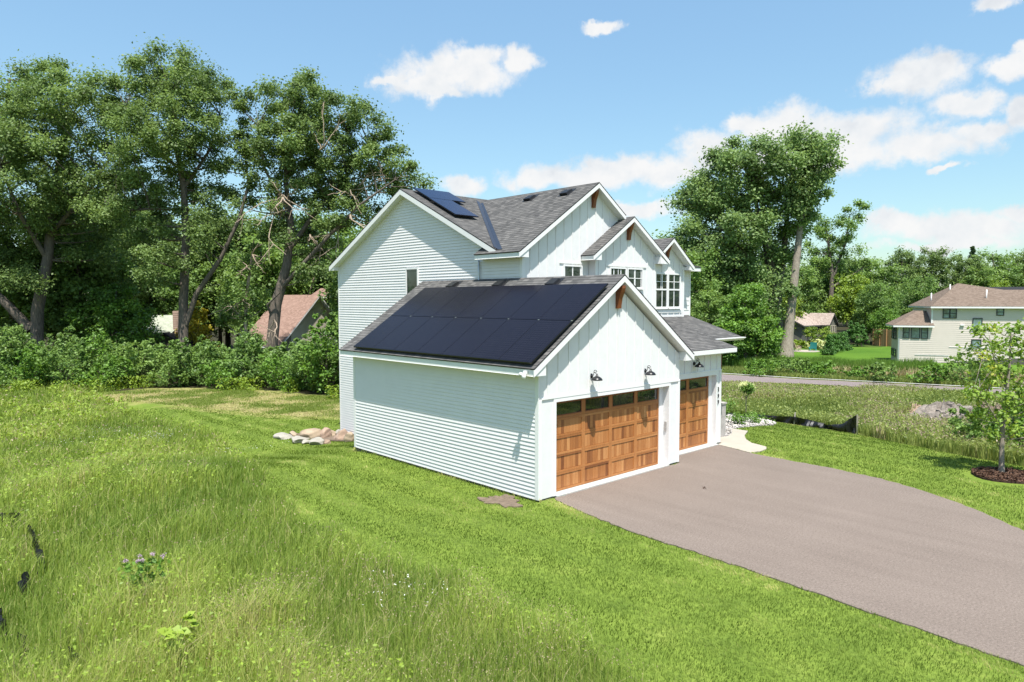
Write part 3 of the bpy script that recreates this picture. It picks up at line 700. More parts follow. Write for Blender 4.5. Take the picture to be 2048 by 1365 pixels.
# --- windows
def window(P, u0, u1, z0, z1, frame, glass, rail=None, grid=None, fw=0.055, case=0.07, sill=True, name="window", mats=None, parent=None, proud=0.045, po=0.0185):
    f = MB()
    def bx(mb, a, b, c, d, o0, o1, m=0):
        p = [P(a, c, o0), P(b, c, o0), P(b, d, o0), P(a, d, o0), P(a, c, o1), P(b, c, o1), P(b, d, o1), P(a, d, o1)]
        for q in ((0, 3, 2, 1), (4, 5, 6, 7), (0, 1, 5, 4), (1, 2, 6, 5), (2, 3, 7, 6), (3, 0, 4, 7)): mb.face([p[k] for k in q], m)
    g = fw
    bx(f, u0-g, u1+g, z1, z1+g, 0, proud); bx(f, u0-g, u1+g, z0-g, z0, 0, proud); bx(f, u0-g, u0, z0, z1, 0, proud); bx(f, u1, u1+g, z0, z1, 0, proud)
    if rail: bx(f, u0, u1, rail-0.03, rail+0.03, 0.012, proud-0.008)
    if grid:
        um = (u0+u1)/2; ga, gb = grid
        bx(f, um-0.013, um+0.013, ga, gb, 0.016, proud-0.016)
        zm = (ga+gb)/2; bx(f, u0, um-0.013, zm-0.013, zm+0.013, 0.016, proud-0.016); bx(f, um+0.013, u1, zm-0.013, zm+0.013, 0.016, proud-0.016)
    fr = hp(f, name, frame) if parent is None else f.build(name, frame, parent)
    p = MB(); bx(p, u0, u1, z0, z1, 0.004, po); p.build("pane", glass, fr)
    if sill:
        s = MB(); bx(s, u0-g-0.03, u1+g+0.03, z0-g-0.035, z0-g-0.001, 0, proud+0.03); s.build("sill", frame, fr)
    return fr
window(XW(3.2), 9.62, 10.32, 4.9, 6.30, MAT['trim'], MAT['glass'], proud=0.06, po=0.034)
window(YW(3.92), 5.18, 6.04, 5.55, 6.27, MAT['trim'], MAT['glass'], grid=(5.55, 6.27))
window(YW(3.6), 7.28, 8.12, 5.60, 6.25, MAT['trim'], MAT['glass'], grid=(5.60, 6.25))
window(YW(3.6), 8.29, 9.13, 5.60, 6.25, MAT['trim'], MAT['glass'], grid=(5.60, 6.25))
window(YW(3.66), 10.06, 10.82, 4.86, 6.12, MAT['trim'], MAT['glass'], rail=5.53, grid=(5.56, 6.12), fw=0.06)
window(YW(3.66), 10.96, 11.72, 4.86, 6.12, MAT['trim'], MAT['glass'], rail=5.53, grid=(5.56, 6.12), fw=0.06)

# --- solar panels
def solar(P, u0, u1, v0, v1, off=0.085, cells='solar'):
    f = MB(); t = 0.04
    c = [np.array(P(u, v, o)) for o in (off, off+t) for u, v in ((u0, v0), (u1, v0), (u1, v1), (u0, v1))]
    for q in ((0, 3, 2, 1), (0, 1, 5, 4), (1, 2, 6, 5), (2, 3, 7, 6), (3, 0, 4, 7)): f.face([c[k] for k in q], 1)
    f.face([c[k] for k in (4, 5, 6, 7)], 1)
    i = 0.006
    f.face([P(u0+i, v0+i, off+t+0.003), P(u1-i, v0+i, off+t+0.003), P(u1-i, v1-i, off+t+0.003), P(u0+i, v1-i, off+t+0.003)], 0, [(0, 0), (u1-u0, 0), (u1-u0, v1-v0), (0, v1-v0)])
    return hp(f, "solar_panel", [MAT[cells], MAT['solarframe']])
sq = math.sqrt(1+KG*KG)
vA, vB, vC = 0.07*sq, 1.555*sq, 3.02*sq
ua, ub = RK-0.16, RK+8.27
for k in range(7):
    a = ua+(ub-ua)*k/7; b = ua+(ub-ua)*(k+1)/7
    solar(gl, a+0.002, b-0.002, vA, vB-0.006); solar(gl, a+0.002, b-0.002, vB+0.006, vC)
w = MB()
for v in (vA+0.45, vB-0.45, vB+0.45, vC-0.45):
    p0, p1 = np.array(gl(ua+0.05, v-0.02, 0.012)), np.array(gl(ub-0.05, v-0.02, 0.012)); w.obox(p0, p1-p0, VL*0.04, np.cross((0, 1, 0), VL)*(-0.068) if np.cross((0, 1, 0), VL)[2] < 0 else np.cross((0, 1, 0), VL)*0.068)
hps(w, "panel_rail", MAT['solarframe'])
w = MB()
for k in range(0, 8):
    c = np.array(gl(ua+(ub-ua)*k/7, vB, 0.128)); w.box(c[0]-0.018, c[0]+0.018, c[1]-0.018, c[1]+0.018, c[2]-0.01, c[2]+0.01)
hps(w, "panel_clamp", MAT['galv'])
sf = math.sqrt(1+KF*KF)
def mfp(x, y): return x-2.9, (y-4.88)*sf
(u0, v0), (u1, v1) = mfp(3.36, 9.16), mfp(5.12, 10.22); solar(mf, u0, u1, v0, v1, 0.11, 'solarsky')
(u0, v0), (u1, v1) = mfp(3.33, 7.55), mfp(4.42, 9.14); solar(mf, u0, u1, v0, v1, 0.11, 'solarsky')
w = MB()
for x in (3.45, 4.3):
    p0 = np.array(mf(*mfp(x, 7.7), 0.012)); p1 = np.array(mf(*mfp(x, 10.1), 0.012)); w.obox(p0, p1-p0, (0.04, 0, 0), (0, -0.04, 0.09))
hps(w, "panel_rail", MAT['solarframe'])

# --- roof vents
def roof_vent(P, u, v, ww=0.30, ll=0.36, hh=0.11):
    b = MB()
    lo = [P(u-ww/2, v, 0.01), P(u+ww/2, v, 0.01), P(u+ww/2, v+ll, 0.01), P(u-ww/2, v+ll, 0.01)]
    hi = [P(u-ww/2, v-0.02, hh), P(u+ww/2, v-0.02, hh), P(u+ww/2-0.02, v+ll-0.06, hh*0.75), P(u-ww/2+0.02, v+ll-0.06, hh*0.75)]
    for q in ((0, 1, 2, 3),): b.face([hi[k] for k in q])
    for k in range(4): b.face([lo[k], lo[(k+1) % 4], hi[(k+1) % 4], hi[k]])
    b.face([P(u-ww/2-0.1, v-0.06, 0.012), P(u+ww/2+0.1, v-0.06, 0.012), P(u+ww/2+0.1, v+ll+0.1, 0.012), P(u-ww/2-0.1, v+ll+0.1, 0.012)])
    return hp(b, "roof_vent", MAT['vent'])
for y in (7.0, 4.57, 2.17): roof_vent(gl, y+RK, 3.10*sq, 0.34, 0.36)
sc_ = math.sqrt(1+KC*KC)
for y in (6.62, 4.76): roof_vent(cl, y-3.62, 3.28*sc_, 0.34, 0.36)
# --- downspout, security light, keypad, pier
w = MB()
w.tube([(3.12, 5.96, 6.47), (3.12, 5.96, 6.0), (3.12, 5.96, 5.62), (3.02, 5.75, 5.54), (2.68, 5.3, 5.32)], 0.032, 8); hp(w, "downspout", MAT['galv'], None, True)
w = MB()
w.box(-OV-0.05, -OV+0.0, -0.03, 0.07, 3.29, 3.37); w.tube([(-OV-0.05, 0.02, 3.33), (-OV-0.10, 0.02, 3.31)], 0.022, 8)
w.lathe([(0.0, 0.045), (0.045, 0.035), (0.06, -0.02), (0.05, -0.09), (0.0, -0.1)], (-OV-0.11, -0.02, 3.27), (0.1, 0.1, 1), 14); w.lathe([(0.0, 0.03), (0.04, 0.02), (0.05, -0.05), (0.0, -0.06)], (-OV-0.11, 0.08, 3.30), (0.1, -0.3, 1), 14)
hp(w, "security_light", MAT['trim'], None, True)
w = MB(); w.box(D1B-0.028, D1B-0.001, 0.06, 0.13, 1.18, 1.36); w.prism([(D1B-0.04, 0.055, 1.18), (D1B-0.04, 0.135, 1.18), (D1B-0.04, 0.125, 1.08), (D1B-0.04, 0.065, 1.08)], (0.038, 0, 0)); hp(w, "keypad", MAT['stonepier'])
w = MB(); w.box(10.72, 11.17, 1.18, 1.62, -0.2, 1.24); w.box(10.69, 11.20, 1.15, 1.65, 1.24, 1.30); pr = hp(w, "porch_pier", MAT['stonepier'])
w = MB(); w.box(10.76, 10.98, 1.29, 1.51, 1.30, 3.62); w.build("porch_column", MAT['trim'], pr)
# --- house number, one digit below the other
for ch, z in (("3", 1.94), ("9", 1.70), ("9", 1.48)):
    fc = bpy.data.curves.new("house_number", 'FONT'); fc.body = ch; fc.size = 0.235; fc.extrude = 0.008; fc.align_x = 'CENTER'; fc.align_y = 'CENTER'
    tmp = bpy.data.objects.new("house_number", fc); COL.objects.link(tmp); bpy.context.view_layer.update()
    me = bpy.data.meshes.new_from_object(tmp); bpy.data.objects.remove(tmp); me.materials.clear(); me.materials.append(MAT['digit'])
    o = bpy.data.objects.new("house_number", me); link(o, house); o.rotation_euler = (math.pi/2, 0, 0); o.location = Vector((9.765, 0.685, z))-Vector(HO)

# ------------------------------------------------------------------ barn lamps
def barn_lamp(x, y, z, label):
    t = empty("barn_lamp", label, "wall lamp", (x, y, z), "barn lamps above the garage doors")
    m = MB(); m.lathe([(0, -0.03), (0.055, -0.028), (0.066, -0.012), (0.066, 0.0)], (0, 0, 0), (0, 1, 0), 20); m.lathe([(0, -0.06), (0.016, -0.058), (0.02, -0.03)], (0, 0, 0), (0, 1, 0), 12)
    m.build("backplate", MAT['black'], t, True)
    m = MB(); arc = [(0, -0.055, 0.0), (0, -0.085, 0.03), (0, -0.095, 0.10)]
    for a in np.linspace(math.pi, 0, 11): arc.append((0, -0.15+0.055*math.cos(a)*(1), 0.11+0.055*math.sin(a)))
    arc = arc[:3]+[(0, -0.15-0.055*math.cos(b), 0.11+0.055*math.sin(b)) for b in np.linspace(0.2, math.pi, 10)]+[(0, -0.205, 0.06)]
    m.tube(arc, 0.0085, 8); m.build("gooseneck_arm", MAT['black'], t, True)
    m = MB(); m.lathe([(0.0, 0.075), (0.022, 0.072), (0.026, 0.03), (0.036, 0.026), (0.036, 0.008), (0.05, 0.0), (0.09, -0.018), (0.128, -0.048), (0.150, -0.082), (0.156, -0.105), (0.153, -0.105), (0.146, -0.080), (0.12, -0.05), (0.06, -0.018), (0, -0.012)], (0, -0.205, 0.0), (0, 0, 1), 28)
    m.build("lamp_shade", MAT['black'], t, True)
barn_lamp(2.03, -0.001, 3.06, "black gooseneck barn lamp over the left half of the wide garage door")
barn_lamp(4.46, -0.001, 3.03, "black gooseneck barn lamp over the right half of the wide garage door")
barn_lamp(8.20, 0.699, 2.97, "black gooseneck barn lamp above the single garage door, beside the house number")

# ------------------------------------------------------------------ ground
def inside(poly, x, y):
    x = np.asarray(x); y = np.asarray(y); r = np.zeros(x.shape, bool); n = len(poly)
    for i in range(n):
        x0, y0 = poly[i]; x1, y1 = poly[(i+1) % n]
        if y0 == y1: continue
        c = ((y0 > y) != (y1 > y)) & (x < (x1-x0)*(y-y0)/(y1-y0)+x0); r ^= c
    return r
MEADL = [(-5.6, -40), (-5.3, -10), (-5.14, -6.64), (-5.09, -6.25), (-5.04, -5.5), (-4.92, -4.6), (-4.78, -3.6), (-4.82, -2.5), (-5.05, -1.3), (-5.16, 0), (-5.12, 1.8), (-4.93, 4.2), (-2.99, 11.6), (-0.9, 19.0), (-0.7, 22.5), (-1.08, 26.0), (-1.13, 39.0)]
LAWNR = [(18.9, 9.0), (18.8, 5.2), (18.4, 3.3), (18.05, 1.7), (17.75, 0.1), (17.3, -1.25), (15.9, -3.3), (14.85, -5.25), (14.35, -6.25), (14.03, -7.5), (13.9, -12), (13.6, -40)]
MEADL = [(x+0.22*math.sin(y*1.9)+0.12*math.sin(y*4.3), y) for x, y in [(np.interp(v, [p[1] for p in MEADL], [p[0] for p in MEADL]), v) for v in np.arange(-40, 39.1, 0.35)]]
LAWN = MEADL+[(0.5, 34.2), (2.8, 28.1), (4.6, 22.4), (7, 19.5), (13, 18)]+LAWNR
DRY = [(-1.3, 42.5), (2.4, 41.5), (6.3, 38.3), (9.5, 31.0), (10.5, 27.5), (10.5, 19.0), (7, 19.5), (4.6, 22.4), (2.8, 28.1), (0.5, 34.2), (-1.1, 39.0)]
DRIVE = [(0.55, -0.05), (0.42, -0.25), (0.15, -1.4), (-0.12, -2.87), (-0.28, -5.92), (-0.56, -8.63), (-0.72, -10.27), (-1.3, -16), (-1.9, -24), (3.0, -24), (3.3, -15), (3.9, -12.2), (4.9, -10.5), (6.24, -8.96), (7.15, -8.0), (7.79, -7.11), (8.4, -6.1), (8.82, -4.94), (9.02, -3.8), (9.09, -2.62), (9.14, -1.7), (9.2, -0.86), (9.40, -0.2), (9.62, 0.60), (6.3, 0.60), (6.3, -0.05)]
WALK = [(9.63, 0.62), (9.42, -0.2), (9.22, -0.86), (9.7, -0.98), (10.2, -0.95), (10.5, -0.78), (10.62, -0.5), (10.75, -0.1), (11.2, 0.35), (11.86, 0.78), (12.8, 1.15), (12.8, 2.6), (9.98, 2.6), (9.98, 0.62)]
GRAV = [(11.1, 1.1), (11.86, 1.30), (12.4, 1.6), (12.82, 1.85), (13.96, 1.89), (15.2, 1.80), (16.2, 1.78), (17.0, 2.05), (17.9, 2.7), (18.7, 3.6), (18.77, 4.7), (18.1, 5.6), (14, 6.0), (12.8, 4.0), (11.1, 4.0)]
ROADN = [(36.0, 22), (37.06, 16.4), (38.4, 14.7), (39.6, 12.2), (40.0, 10.0), (40.2, 7.7), (41.2, 4.85), (42.0, 0.5), (42.5, -2.2), (43.5, -10), (46, -30)]
ROADF = [(41.0, 26), (41.9, 19.2), (42.4, 16.6), (43.0, 13.4), (43.4, 11.0), (43.6, 8.6), (44.6, 5.4), (45.9, 1.1), (46.5, -1.7), (47.6, -10), (50, -30)]
ROAD = ROADN+ROADF[::-1]
def axis_pts(lo, hi, a, b, st):
    mid = list(np.arange(a, b, st)); l = []; s = st; v = a
    while v > lo: s *= 1.16; v -= s; l.append(v)
    r = []; s = st; v = b
    while v < hi: r.append(v); s *= 1.16; v += s
    return np.array(l[::-1]+mid+r)
gx = axis_pts(-900, 1200, -14, 26, 0.28); gy = axis_pts(-500, 1200, -14, 44, 0.28)
GX, GY = np.meshgrid(gx, gy, indexing='ij'); nx, ny = GX.shape
gz = H(GX, GY)
# keep the sheet under the paved surfaces
padd = inside(DRIVE, GX, GY) | inside(WALK, GX, GY)
def near_poly(poly, X, Y, d):
    m = np.zeros(X.shape, bool); n = len(poly)
    for i in range(n):
        a, b = np.array(poly[i]), np.array(poly[(i+1) % n]); v = b-a; l2 = v@v+1e-9
        t = np.clip(((X-a[0])*v[0]+(Y-a[1])*v[1])/l2, 0, 1)
        m |= ((X-a[0]-t*v[0])**2+(Y-a[1]-t*v[1])**2) < d*d
    return m
gz = np.where(padd | near_poly(DRIVE, GX, GY, 0.3) | near_poly(WALK, GX, GY, 0.3), np.minimum(gz, -0.022), gz)
V = np.stack([GX, GY, gz], -1).reshape(-1, 3)
ii, jj = np.meshgrid(np.arange(nx-1), np.arange(ny-1), indexing='ij'); k0 = (ii*ny+jj).ravel()
Q = np.stack([k0, k0+ny, k0+ny+1, k0+1], 1)
fl = lambda a: np.ascontiguousarray(a.ravel().astype(np.float32))
lawn_m = inside(LAWN, GX, GY); dry_m = (inside(DRY, GX, GY) | near_poly(DRY, GX, GY, 0.9))*np.clip((fbm(GX*0.6, GY*0.6, 23)-0.38)*4, 0, 1)*0.62; far_lawn = (GX > 46.5) & (GY > -40) & (GY < 60)
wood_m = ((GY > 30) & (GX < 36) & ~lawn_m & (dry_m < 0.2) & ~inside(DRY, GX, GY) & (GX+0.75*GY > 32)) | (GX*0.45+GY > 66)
def gmat():
    m, N, L, b = nm('ground_turf')
    def at_(n):
        a = N.new("ShaderNodeAttribute"); a.attribute_name = n; return a.outputs['Fac']
    n1 = noise(N, L, 0.9, 5, 0.65); n2 = noise(N, L, 9, 4, 0.7); n3 = noise(N, L, 0.12, 4, 0.6)
    lawn = ramp(N, L, n1, [(0.30, (0.105, 0.155, 0.025)), (0.55, (0.155, 0.215, 0.035)), (0.8, (0.21, 0.255, 0.055))])
    lawn = mix_rgb(N, L, ramp(N, L, n2, [(0.35, (0.5, 0.5, 0.5)), (0.6, (0, 0, 0))]), lawn, (0.05, 0.09, 0.010))
    mead = ramp(N, L, n1, [(0.3, (0.10, 0.13, 0.03)), (0.6, (0.16, 0.18, 0.05)), (0.8, (0.22, 0.20, 0.08))])
    dry = ramp(N, L, n1, [(0.3, (0.24, 0.22, 0.065)), (0.55, (0.34, 0.28, 0.13)), (0.75, (0.43, 0.35, 0.20))])
    dry = mix_rgb(N, L, ramp(N, L, n2, [(0.4, (0.6, 0.6, 0.6)), (0.62, (0, 0, 0))]), dry, (0.20, 0.22, 0.05))
    far = ramp(N, L, n3, [(0.3, (0.060, 0.130, 0.014)), (0.7, (0.105, 0.195, 0.022))])
    far = mix_rgb(N, L, ramp(N, L, n2, [(0.35, (0.4, 0.4, 0.4)), (0.6, (0, 0, 0))]), far, (0.04, 0.09, 0.010))
    c = mix_rgb(N, L, at_('lawn'), mead, lawn); c = mix_rgb(N, L, at_('dry'), c, dry); c = mix_rgb(N, L, at_('far'), c, far)
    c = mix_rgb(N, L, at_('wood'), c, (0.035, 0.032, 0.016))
    L.new(c, b.inputs['Base Color']); b.inputs['Roughness'].default_value = 0.95; b.inputs['Specular IOR Level'].default_value = 0.1
    bump(N, L, n2, 0.8, 0.06, b); return m
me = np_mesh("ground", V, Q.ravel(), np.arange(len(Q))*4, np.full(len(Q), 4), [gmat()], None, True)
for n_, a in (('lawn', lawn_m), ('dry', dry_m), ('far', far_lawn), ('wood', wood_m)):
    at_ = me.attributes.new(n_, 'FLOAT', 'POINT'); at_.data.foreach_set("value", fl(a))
g = link(bpy.data.objects.new("ground", me)); tag(g, kind='structure')

def sheet(name, poly, mat, z=None, dz=0.0, thick=0.0, kind='structure'):
    """a paved sheet with its outline; follows the ground when z is None"""
    bm = bmesh.new(); vs = [bm.verts.new((x, y, (hz(x, y)+dz) if z is None else z)) for x, y in poly]
    f = bm.faces.new(vs); f.normal_update()
    if f.normal.z < 0: f.normal_flip()
    bmesh.ops.triangulate(bm, faces=[f])
    if thick:
        r = bmesh.ops.extrude_face_region(bm, geom=bm.faces[:]); 
        for v in [e for e in r['geom'] if isinstance(e, bmesh.types.BMVert)]: v.co.z -= thick
        bmesh.ops.recalc_face_normals(bm, faces=bm.faces[:])
    me = bpy.data.meshes.new(name); bm.to_mesh(me); bm.free(); me.materials.append(mat)
    o = link(bpy.data.objects.new(name, me)); tag(o, kind=kind); return o
rd = np.random.default_rng(2); DR2 = []
for i, a in enumerate(DRIVE):
    b = DRIVE[(i+1) % len(DRIVE)]; n_ = max(1, int(math.dist(a, b)/0.16)) if (a[1] < -0.04 and b[1] < -0.04) else 1
    for k_ in range(n_):
        t = k_/n_; j = 0.0 if k_ == 0 else 0.022; DR2.append((a[0]+(b[0]-a[0])*t+rd.normal(0, j), a[1]+(b[1]-a[1])*t+rd.normal(0, j)))
sheet("driveway", DR2, MAT['drive'], z=0.0, thick=0.08)
sheet("walkway", WALK, MAT['concrete'], z=0.012, thick=0.1)
def strip(name, A, B, mat, dz):
    mb = MB()
    for i in range(len(A)-1):
        for s in range(6):
            t0, t1 = s/6, (s+1)/6; lp = lambda P, t: (P[i][0]+(P[i+1][0]-P[i][0])*t, P[i][1]+(P[i+1][1]-P[i][1])*t)
            q = [lp(A, t0), lp(B, t0), lp(B, t1), lp(A, t1)]; mb.face([(x, y, hz(x, y)+dz) for x, y in q])
    o = mb.build(name, mat); tag(o, kind='structure'); return o
strip("road", ROADN, ROADF, MAT['road'], 0.05)
def offs(P, d):
    return [(x+d, y+d*0.1) for x, y in P]
strip("kerb", offs(ROADF, -0.02), offs(ROADF, 0.32), MAT['sillwhite'], 0.13)
# gravel bed: a mounded sheet with loose stones on it
def inpoly_pts(poly, n, r):
    P = np.array(poly); lo, hi = P.min(0), P.max(0); out = np.zeros((0, 2))
    while len(out) < n:
        c = lo+(hi-lo)*r.random((n*2, 2)); out = np.vstack([out, c[inside(poly, c[:, 0], c[:, 1])]])
    return out[:n]
gb = sheet("gravel_bed", GRAV, MAT['gravel'], dz=0.03, thick=0.12, kind='stuff'); tag(gb, "pale grey gravel bed at the corner of the porch walk", "gravel")
rg = np.random.default_rng(3)
def pebbles(name, poly, n, s0, s1, mats, dz, label, cat):
    P = inpoly_pts(poly, n, rg); s = s0+(s1-s0)*rg.random(n)**2
    base = np.array([(1, 0, 0), (0, 1, 0), (-1, 0, 0), (0, -1, 0), (0, 0, 0.8), (0, 0, -0.4)], float)
    tri = np.array([(0, 1, 4), (1, 2, 4), (2, 3, 4), (3, 0, 4), (1, 0, 5), (2, 1, 5), (3, 2, 5), (0, 3, 5)])
    th = rg.random(n)*6.28; z = H(P[:, 0], P[:, 1])+dz
    B = base[None]*(0.6+0.8*rg.random((n, 6, 1)))*s[:, None, None]
    x = B[..., 0]*np.cos(th)[:, None]-B[..., 1]*np.sin(th)[:, None]; y = B[..., 0]*np.sin(th)[:, None]+B[..., 1]*np.cos(th)[:, None]
    V = np.stack([x+P[:, :1], y+P[:, 1:], B[..., 2]+z[:, None]], -1).reshape(-1, 3)
    T = (tri[None]+(np.arange(n)*6)[:, None, None]).reshape(-1, 3)
    me = np_mesh(name, V, T.ravel(), np.arange(len(T))*3, np.full(len(T), 3), mats, np.repeat(rg.random(n), 8))
    o = link(bpy.data.objects.new(name, me)); return tag(o, label, cat, kind='stuff')
peb = leaf_mat('mixed_pebbles', (0.12, 0.105, 0.10), (0.55, 0.51, 0.48), 0.0, 0.2)
pebbles("loose_stones", GRAV, 5000, 0.02, 0.06, [peb], 0.05, "loose grey and pinkish stones covering the gravel bed", "stones")
# patch of bare dirt by the garage corner
rb_ = np.random.default_rng(9); dp = []
for a in np.arange(0, 2*math.pi, 0.11):
    k_ = 1+0.22*math.sin(3*a+1)+0.14*math.sin(7*a)+0.10*math.sin(13*a+2)+rb_.normal(0, 0.05); dp.append((-0.55+0.36*k_*math.cos(a), 0.78+0.62*k_*math.sin(a)))
d_ = sheet("dirt_patch", dp, MAT['dirt'], dz=0.035, thick=0.03, kind='stuff'); tag(d_, "bare brown dirt patch in the lawn by the garage corner", "dirt")

# ------------------------------------------------------------------ grass
def blades(name, P, h, w, lean, var, mat, z=None, label=None, cat=None, bend=0.45, kind='stuff', parent=None):
    """tapered grass blades, five corners each: a quad and a tip triangle"""
    n = len(P); r = np.random.default_rng(n+len(name)); th = r.random(n)*2*np.pi
    z = H(P[:, 0], P[:, 1])-0.01 if z is None else z
    dx, dy = np.cos(th), np.sin(th)
    lx, ly = lean[:, 0], lean[:, 1]
    V = np.zeros((n, 5, 3)); hw = w/2
    V[:, 0] = np.stack([P[:, 0]-dx*hw, P[:, 1]-dy*hw, z], 1); V[:, 1] = np.stack([P[:, 0]+dx*hw, P[:, 1]+dy*hw, z], 1)
    mx_, my_ = P[:, 0]+lx*bend*h*0.45, P[:, 1]+ly*bend*h*0.45
    V[:, 2] = np.stack([mx_+dx*hw*0.8, my_+dy*hw*0.8, z+h*0.6], 1); V[:, 3] = np.stack([mx_-dx*hw*0.8, my_-dy*hw*0.8, z+h*0.6], 1)
    V[:, 4] = np.stack([P[:, 0]+lx*h, P[:, 1]+ly*h, z+h*(1-0.25*np.minimum(1, lx*lx+ly*ly))], 1)
    b = (np.arange(n)*5)[:, None]
    loops = np.concatenate([b+0, b+1, b+2, b+3, b+3, b+2, b+4], 1).ravel()
    st = np.stack([np.arange(n)*7, np.arange(n)*7+4], 1).ravel(); tot = np.tile([4, 3], n)
    me = np_mesh(name, V.reshape(-1, 3), loops, st, tot, [mat], np.repeat(np.clip(var, 0, 1), 2))
    o = link(bpy.data.objects.new(name, me), parent)
    return tag(o, label, cat, kind=kind) if kind else o

def fan(n, r0, r1, p, seed, spread=50):
    """random ground points round the photographer's place, thinning with distance"""
    r = np.random.default_rng(seed); th = YAW+np.radians((r.random(n)*2-1)*spread)
    u = r.random(n); e = 2-p
    rr = (r0**e+(r1**e-r0**e)*u)**(1/e)
    return np.stack([CAM[0]+rr*np.sin(th), CAM[1]+rr*np.cos(th)], 1), rr
HOUSEPOLY = [(-0.02, -0.03), (0.62, -0.03), (0.62, 0.2), (9.98, 0.2), (9.98, 2.6), (12.95, 2.6), (12.95, 15.65), (3.15, 15.65), (3.15, 9.0), (-0.02, 9.0)]
# mown lawn
P, d = fan(560000, 9, 46, 1.55, 11)
k = inside(LAWN, P[:, 0], P[:, 1]) & ~inside(DRIVE, P[:, 0], P[:, 1]) & ~inside(WALK, P[:, 0], P[:, 1]) & ~inside(GRAV, P[:, 0], P[:, 1]) & ~inside(HOUSEPOLY, P[:, 0], P[:, 1]) & ~(inside(dp, P[:, 0], P[:, 1]) & (fbm(P[:, 0]*3.5, P[:, 1]*3.5, 27) > 0.47))
k &= ((P[:, 0]-11.35)**2/0.9+(P[:, 1]+7.4)**2/0.7) > 1.0
P, d = P[k], d[k]; r = np.random.default_rng(5); n = len(P)
band = np.sin(P[:, 0]*2*np.pi/1.25+0.6*np.sin(P[:, 1]*0.3))
pat = fbm(P[:, 0]*0.55, P[:, 1]*0.55, 21); pat2 = fbm(P[:, 0]*2.6, P[:, 1]*2.6, 31)
var = 0.36+0.15*band+(pat-0.5)*0.95+(pat2-0.5)*0.6+0.35*(fbm(P[:, 0]*1.3, P[:, 1]*1.3, 91) > 0.66)+r.normal(0, 0.13, n)  # band: light and dark of the mowing stripes is put into the blade tone
edge = near_poly(DRIVE, P[:, 0], P[:, 1], 0.5)
var = np.where(edge & (pat2 > 0.45), var+0.30, var)
h = (0.045+0.03*r.random(n))*(1+0.25*(pat2-0.5)); h = np.where(near_poly([(-0.02, -0.03), (-0.02, 9.0)], P[:, 0], P[:, 1], 0.12), h*1.8, h)
lean = np.stack([0.10*r.normal(0, 1, n), 0.55*np.sign(band)*np.abs(band)**0.5+0.35*r.normal(0, 1, n)], 1)
blades("lawn_grass", P, h, np.maximum(0.006, d*0.00072), lean, var, MAT['blade_lawn'], label="mown green lawn around the garage and driveway", cat="grass")
# unmown meadow on the left
P, d = fan(420000, 4.2, 62, 1.35, 12, 56)
k = ~inside(LAWN, P[:, 0], P[:, 1]) & ~inside(DRY, P[:, 0], P[:, 1]) & (P[:, 0] < 0.5) & (P[:, 1] < 50)
P, d = P[k], d[k]; n = len(P)
pat = fbm(P[:, 0]*0.45, P[:, 1]*0.45, 41); pat2 = fbm(P[:, 0]*1.8, P[:, 1]*1.8, 51)
ed = near_poly(MEADL, P[:, 0], P[:, 1], 0.55)
hh = (0.20+0.42*pat*pat2*2.2+0.10*r.random(n))*np.where(ed, 0.85, 1.0)
dk = np.exp(-((P[:, 0]+5.2)**2/4+(P[:, 1]-7.5)**2/9))
var = 0.36+(pat-0.5)*1.1+(pat2-0.5)*0.7-0.13*dk+r.normal(0, 0.20, n)
lean = np.stack([0.16+0.30*r.normal(0, 1, n), 0.05+0.30*r.normal(0, 1, n)], 1)
blades("meadow_grass", P, hh, np.maximum(0.0065, d*0.00095), lean, var, MAT['blade_mead'], label="tall unmown meadow grass left of the lawn", cat="grass")
tanp = (P[:, 1] < -1.2+1.5*(pat2-0.5)) & (P[:, 0] > -8.7) & (P[:, 0] < -4.4)
sel = r.random(n) < np.where(tanp, 0.07, 0.010+0.03*(pat2 > 0.6))
blades("meadow_straw", P[sel]+0.02, hh[sel]*1.08+0.03, np.maximum(0.0045, d[sel]*0.0007), lean[sel]*1.2, r.random(sel.sum()), MAT['blade_tan'], label="thin dry straw stalks through the meadow", cat="grass")
# seed heads and little weeds in the meadow
def leafpts(name, C, s, nrm_up, var, mat, label=None, cat=None, kind=None, parent=None, seed=1):
    """leaf-sized rhombs at the points C"""
    n = len(C); r = np.random.default_rng(seed)
    nn = r.normal(0, 1, (n, 3)); nn[:, 2] = np.abs(nn[:, 2])*1.0+nrm_up; nn /= np.linalg.norm(nn, axis=1)[:, None]
    t = r.normal(0, 1, (n, 3)); t -= (t*nn).sum(1)[:, None]*nn; t /= np.linalg.norm(t, axis=1)[:, None]; b = np.cross(nn, t)
    s = np.asarray(s)*np.ones(n); s = (s*(0.65+0.7*r.random(n)))[:, None]
    V = np.stack([C-t*s*0.55, C+b*s*0.30-t*s*0.05, C+t*s*0.55, C-b*s*0.30-t*s*0.05], 1).reshape(-1, 3)
    me = np_mesh(name, V, np.arange(4*n), np.arange(n)*4, np.full(n, 4), [mat], np.clip(var, 0, 1))
    o = link(bpy.data.objects.new(name, me), parent)
    return tag(o, label, cat, kind=kind) if label else o
sel = (pat2 > 0.50) & (r.random(n) < np.where(tanp, 0.75, 0.10))
C = np.stack([P[sel, 0]+lean[sel, 0]*hh[sel], P[sel, 1]+lean[sel, 1]*hh[sel], H(P[sel, 0], P[sel, 1])+hh[sel]*0.95], 1)
leafpts("seed_heads", C, np.maximum(0.020, d[sel]*0.0021), -0.6, r.random(len(C)), MAT['seed'], "tan seed heads over the meadow grass", "seed heads", 'stuff')
sel = (pat > 0.50) & (r.random(n) < 0.30)
C = np.stack([P[sel, 0], P[sel, 1], H(P[sel, 0], P[sel, 1])+hh[sel]*(0.5+0.5*r.random(sel.sum()))], 1)
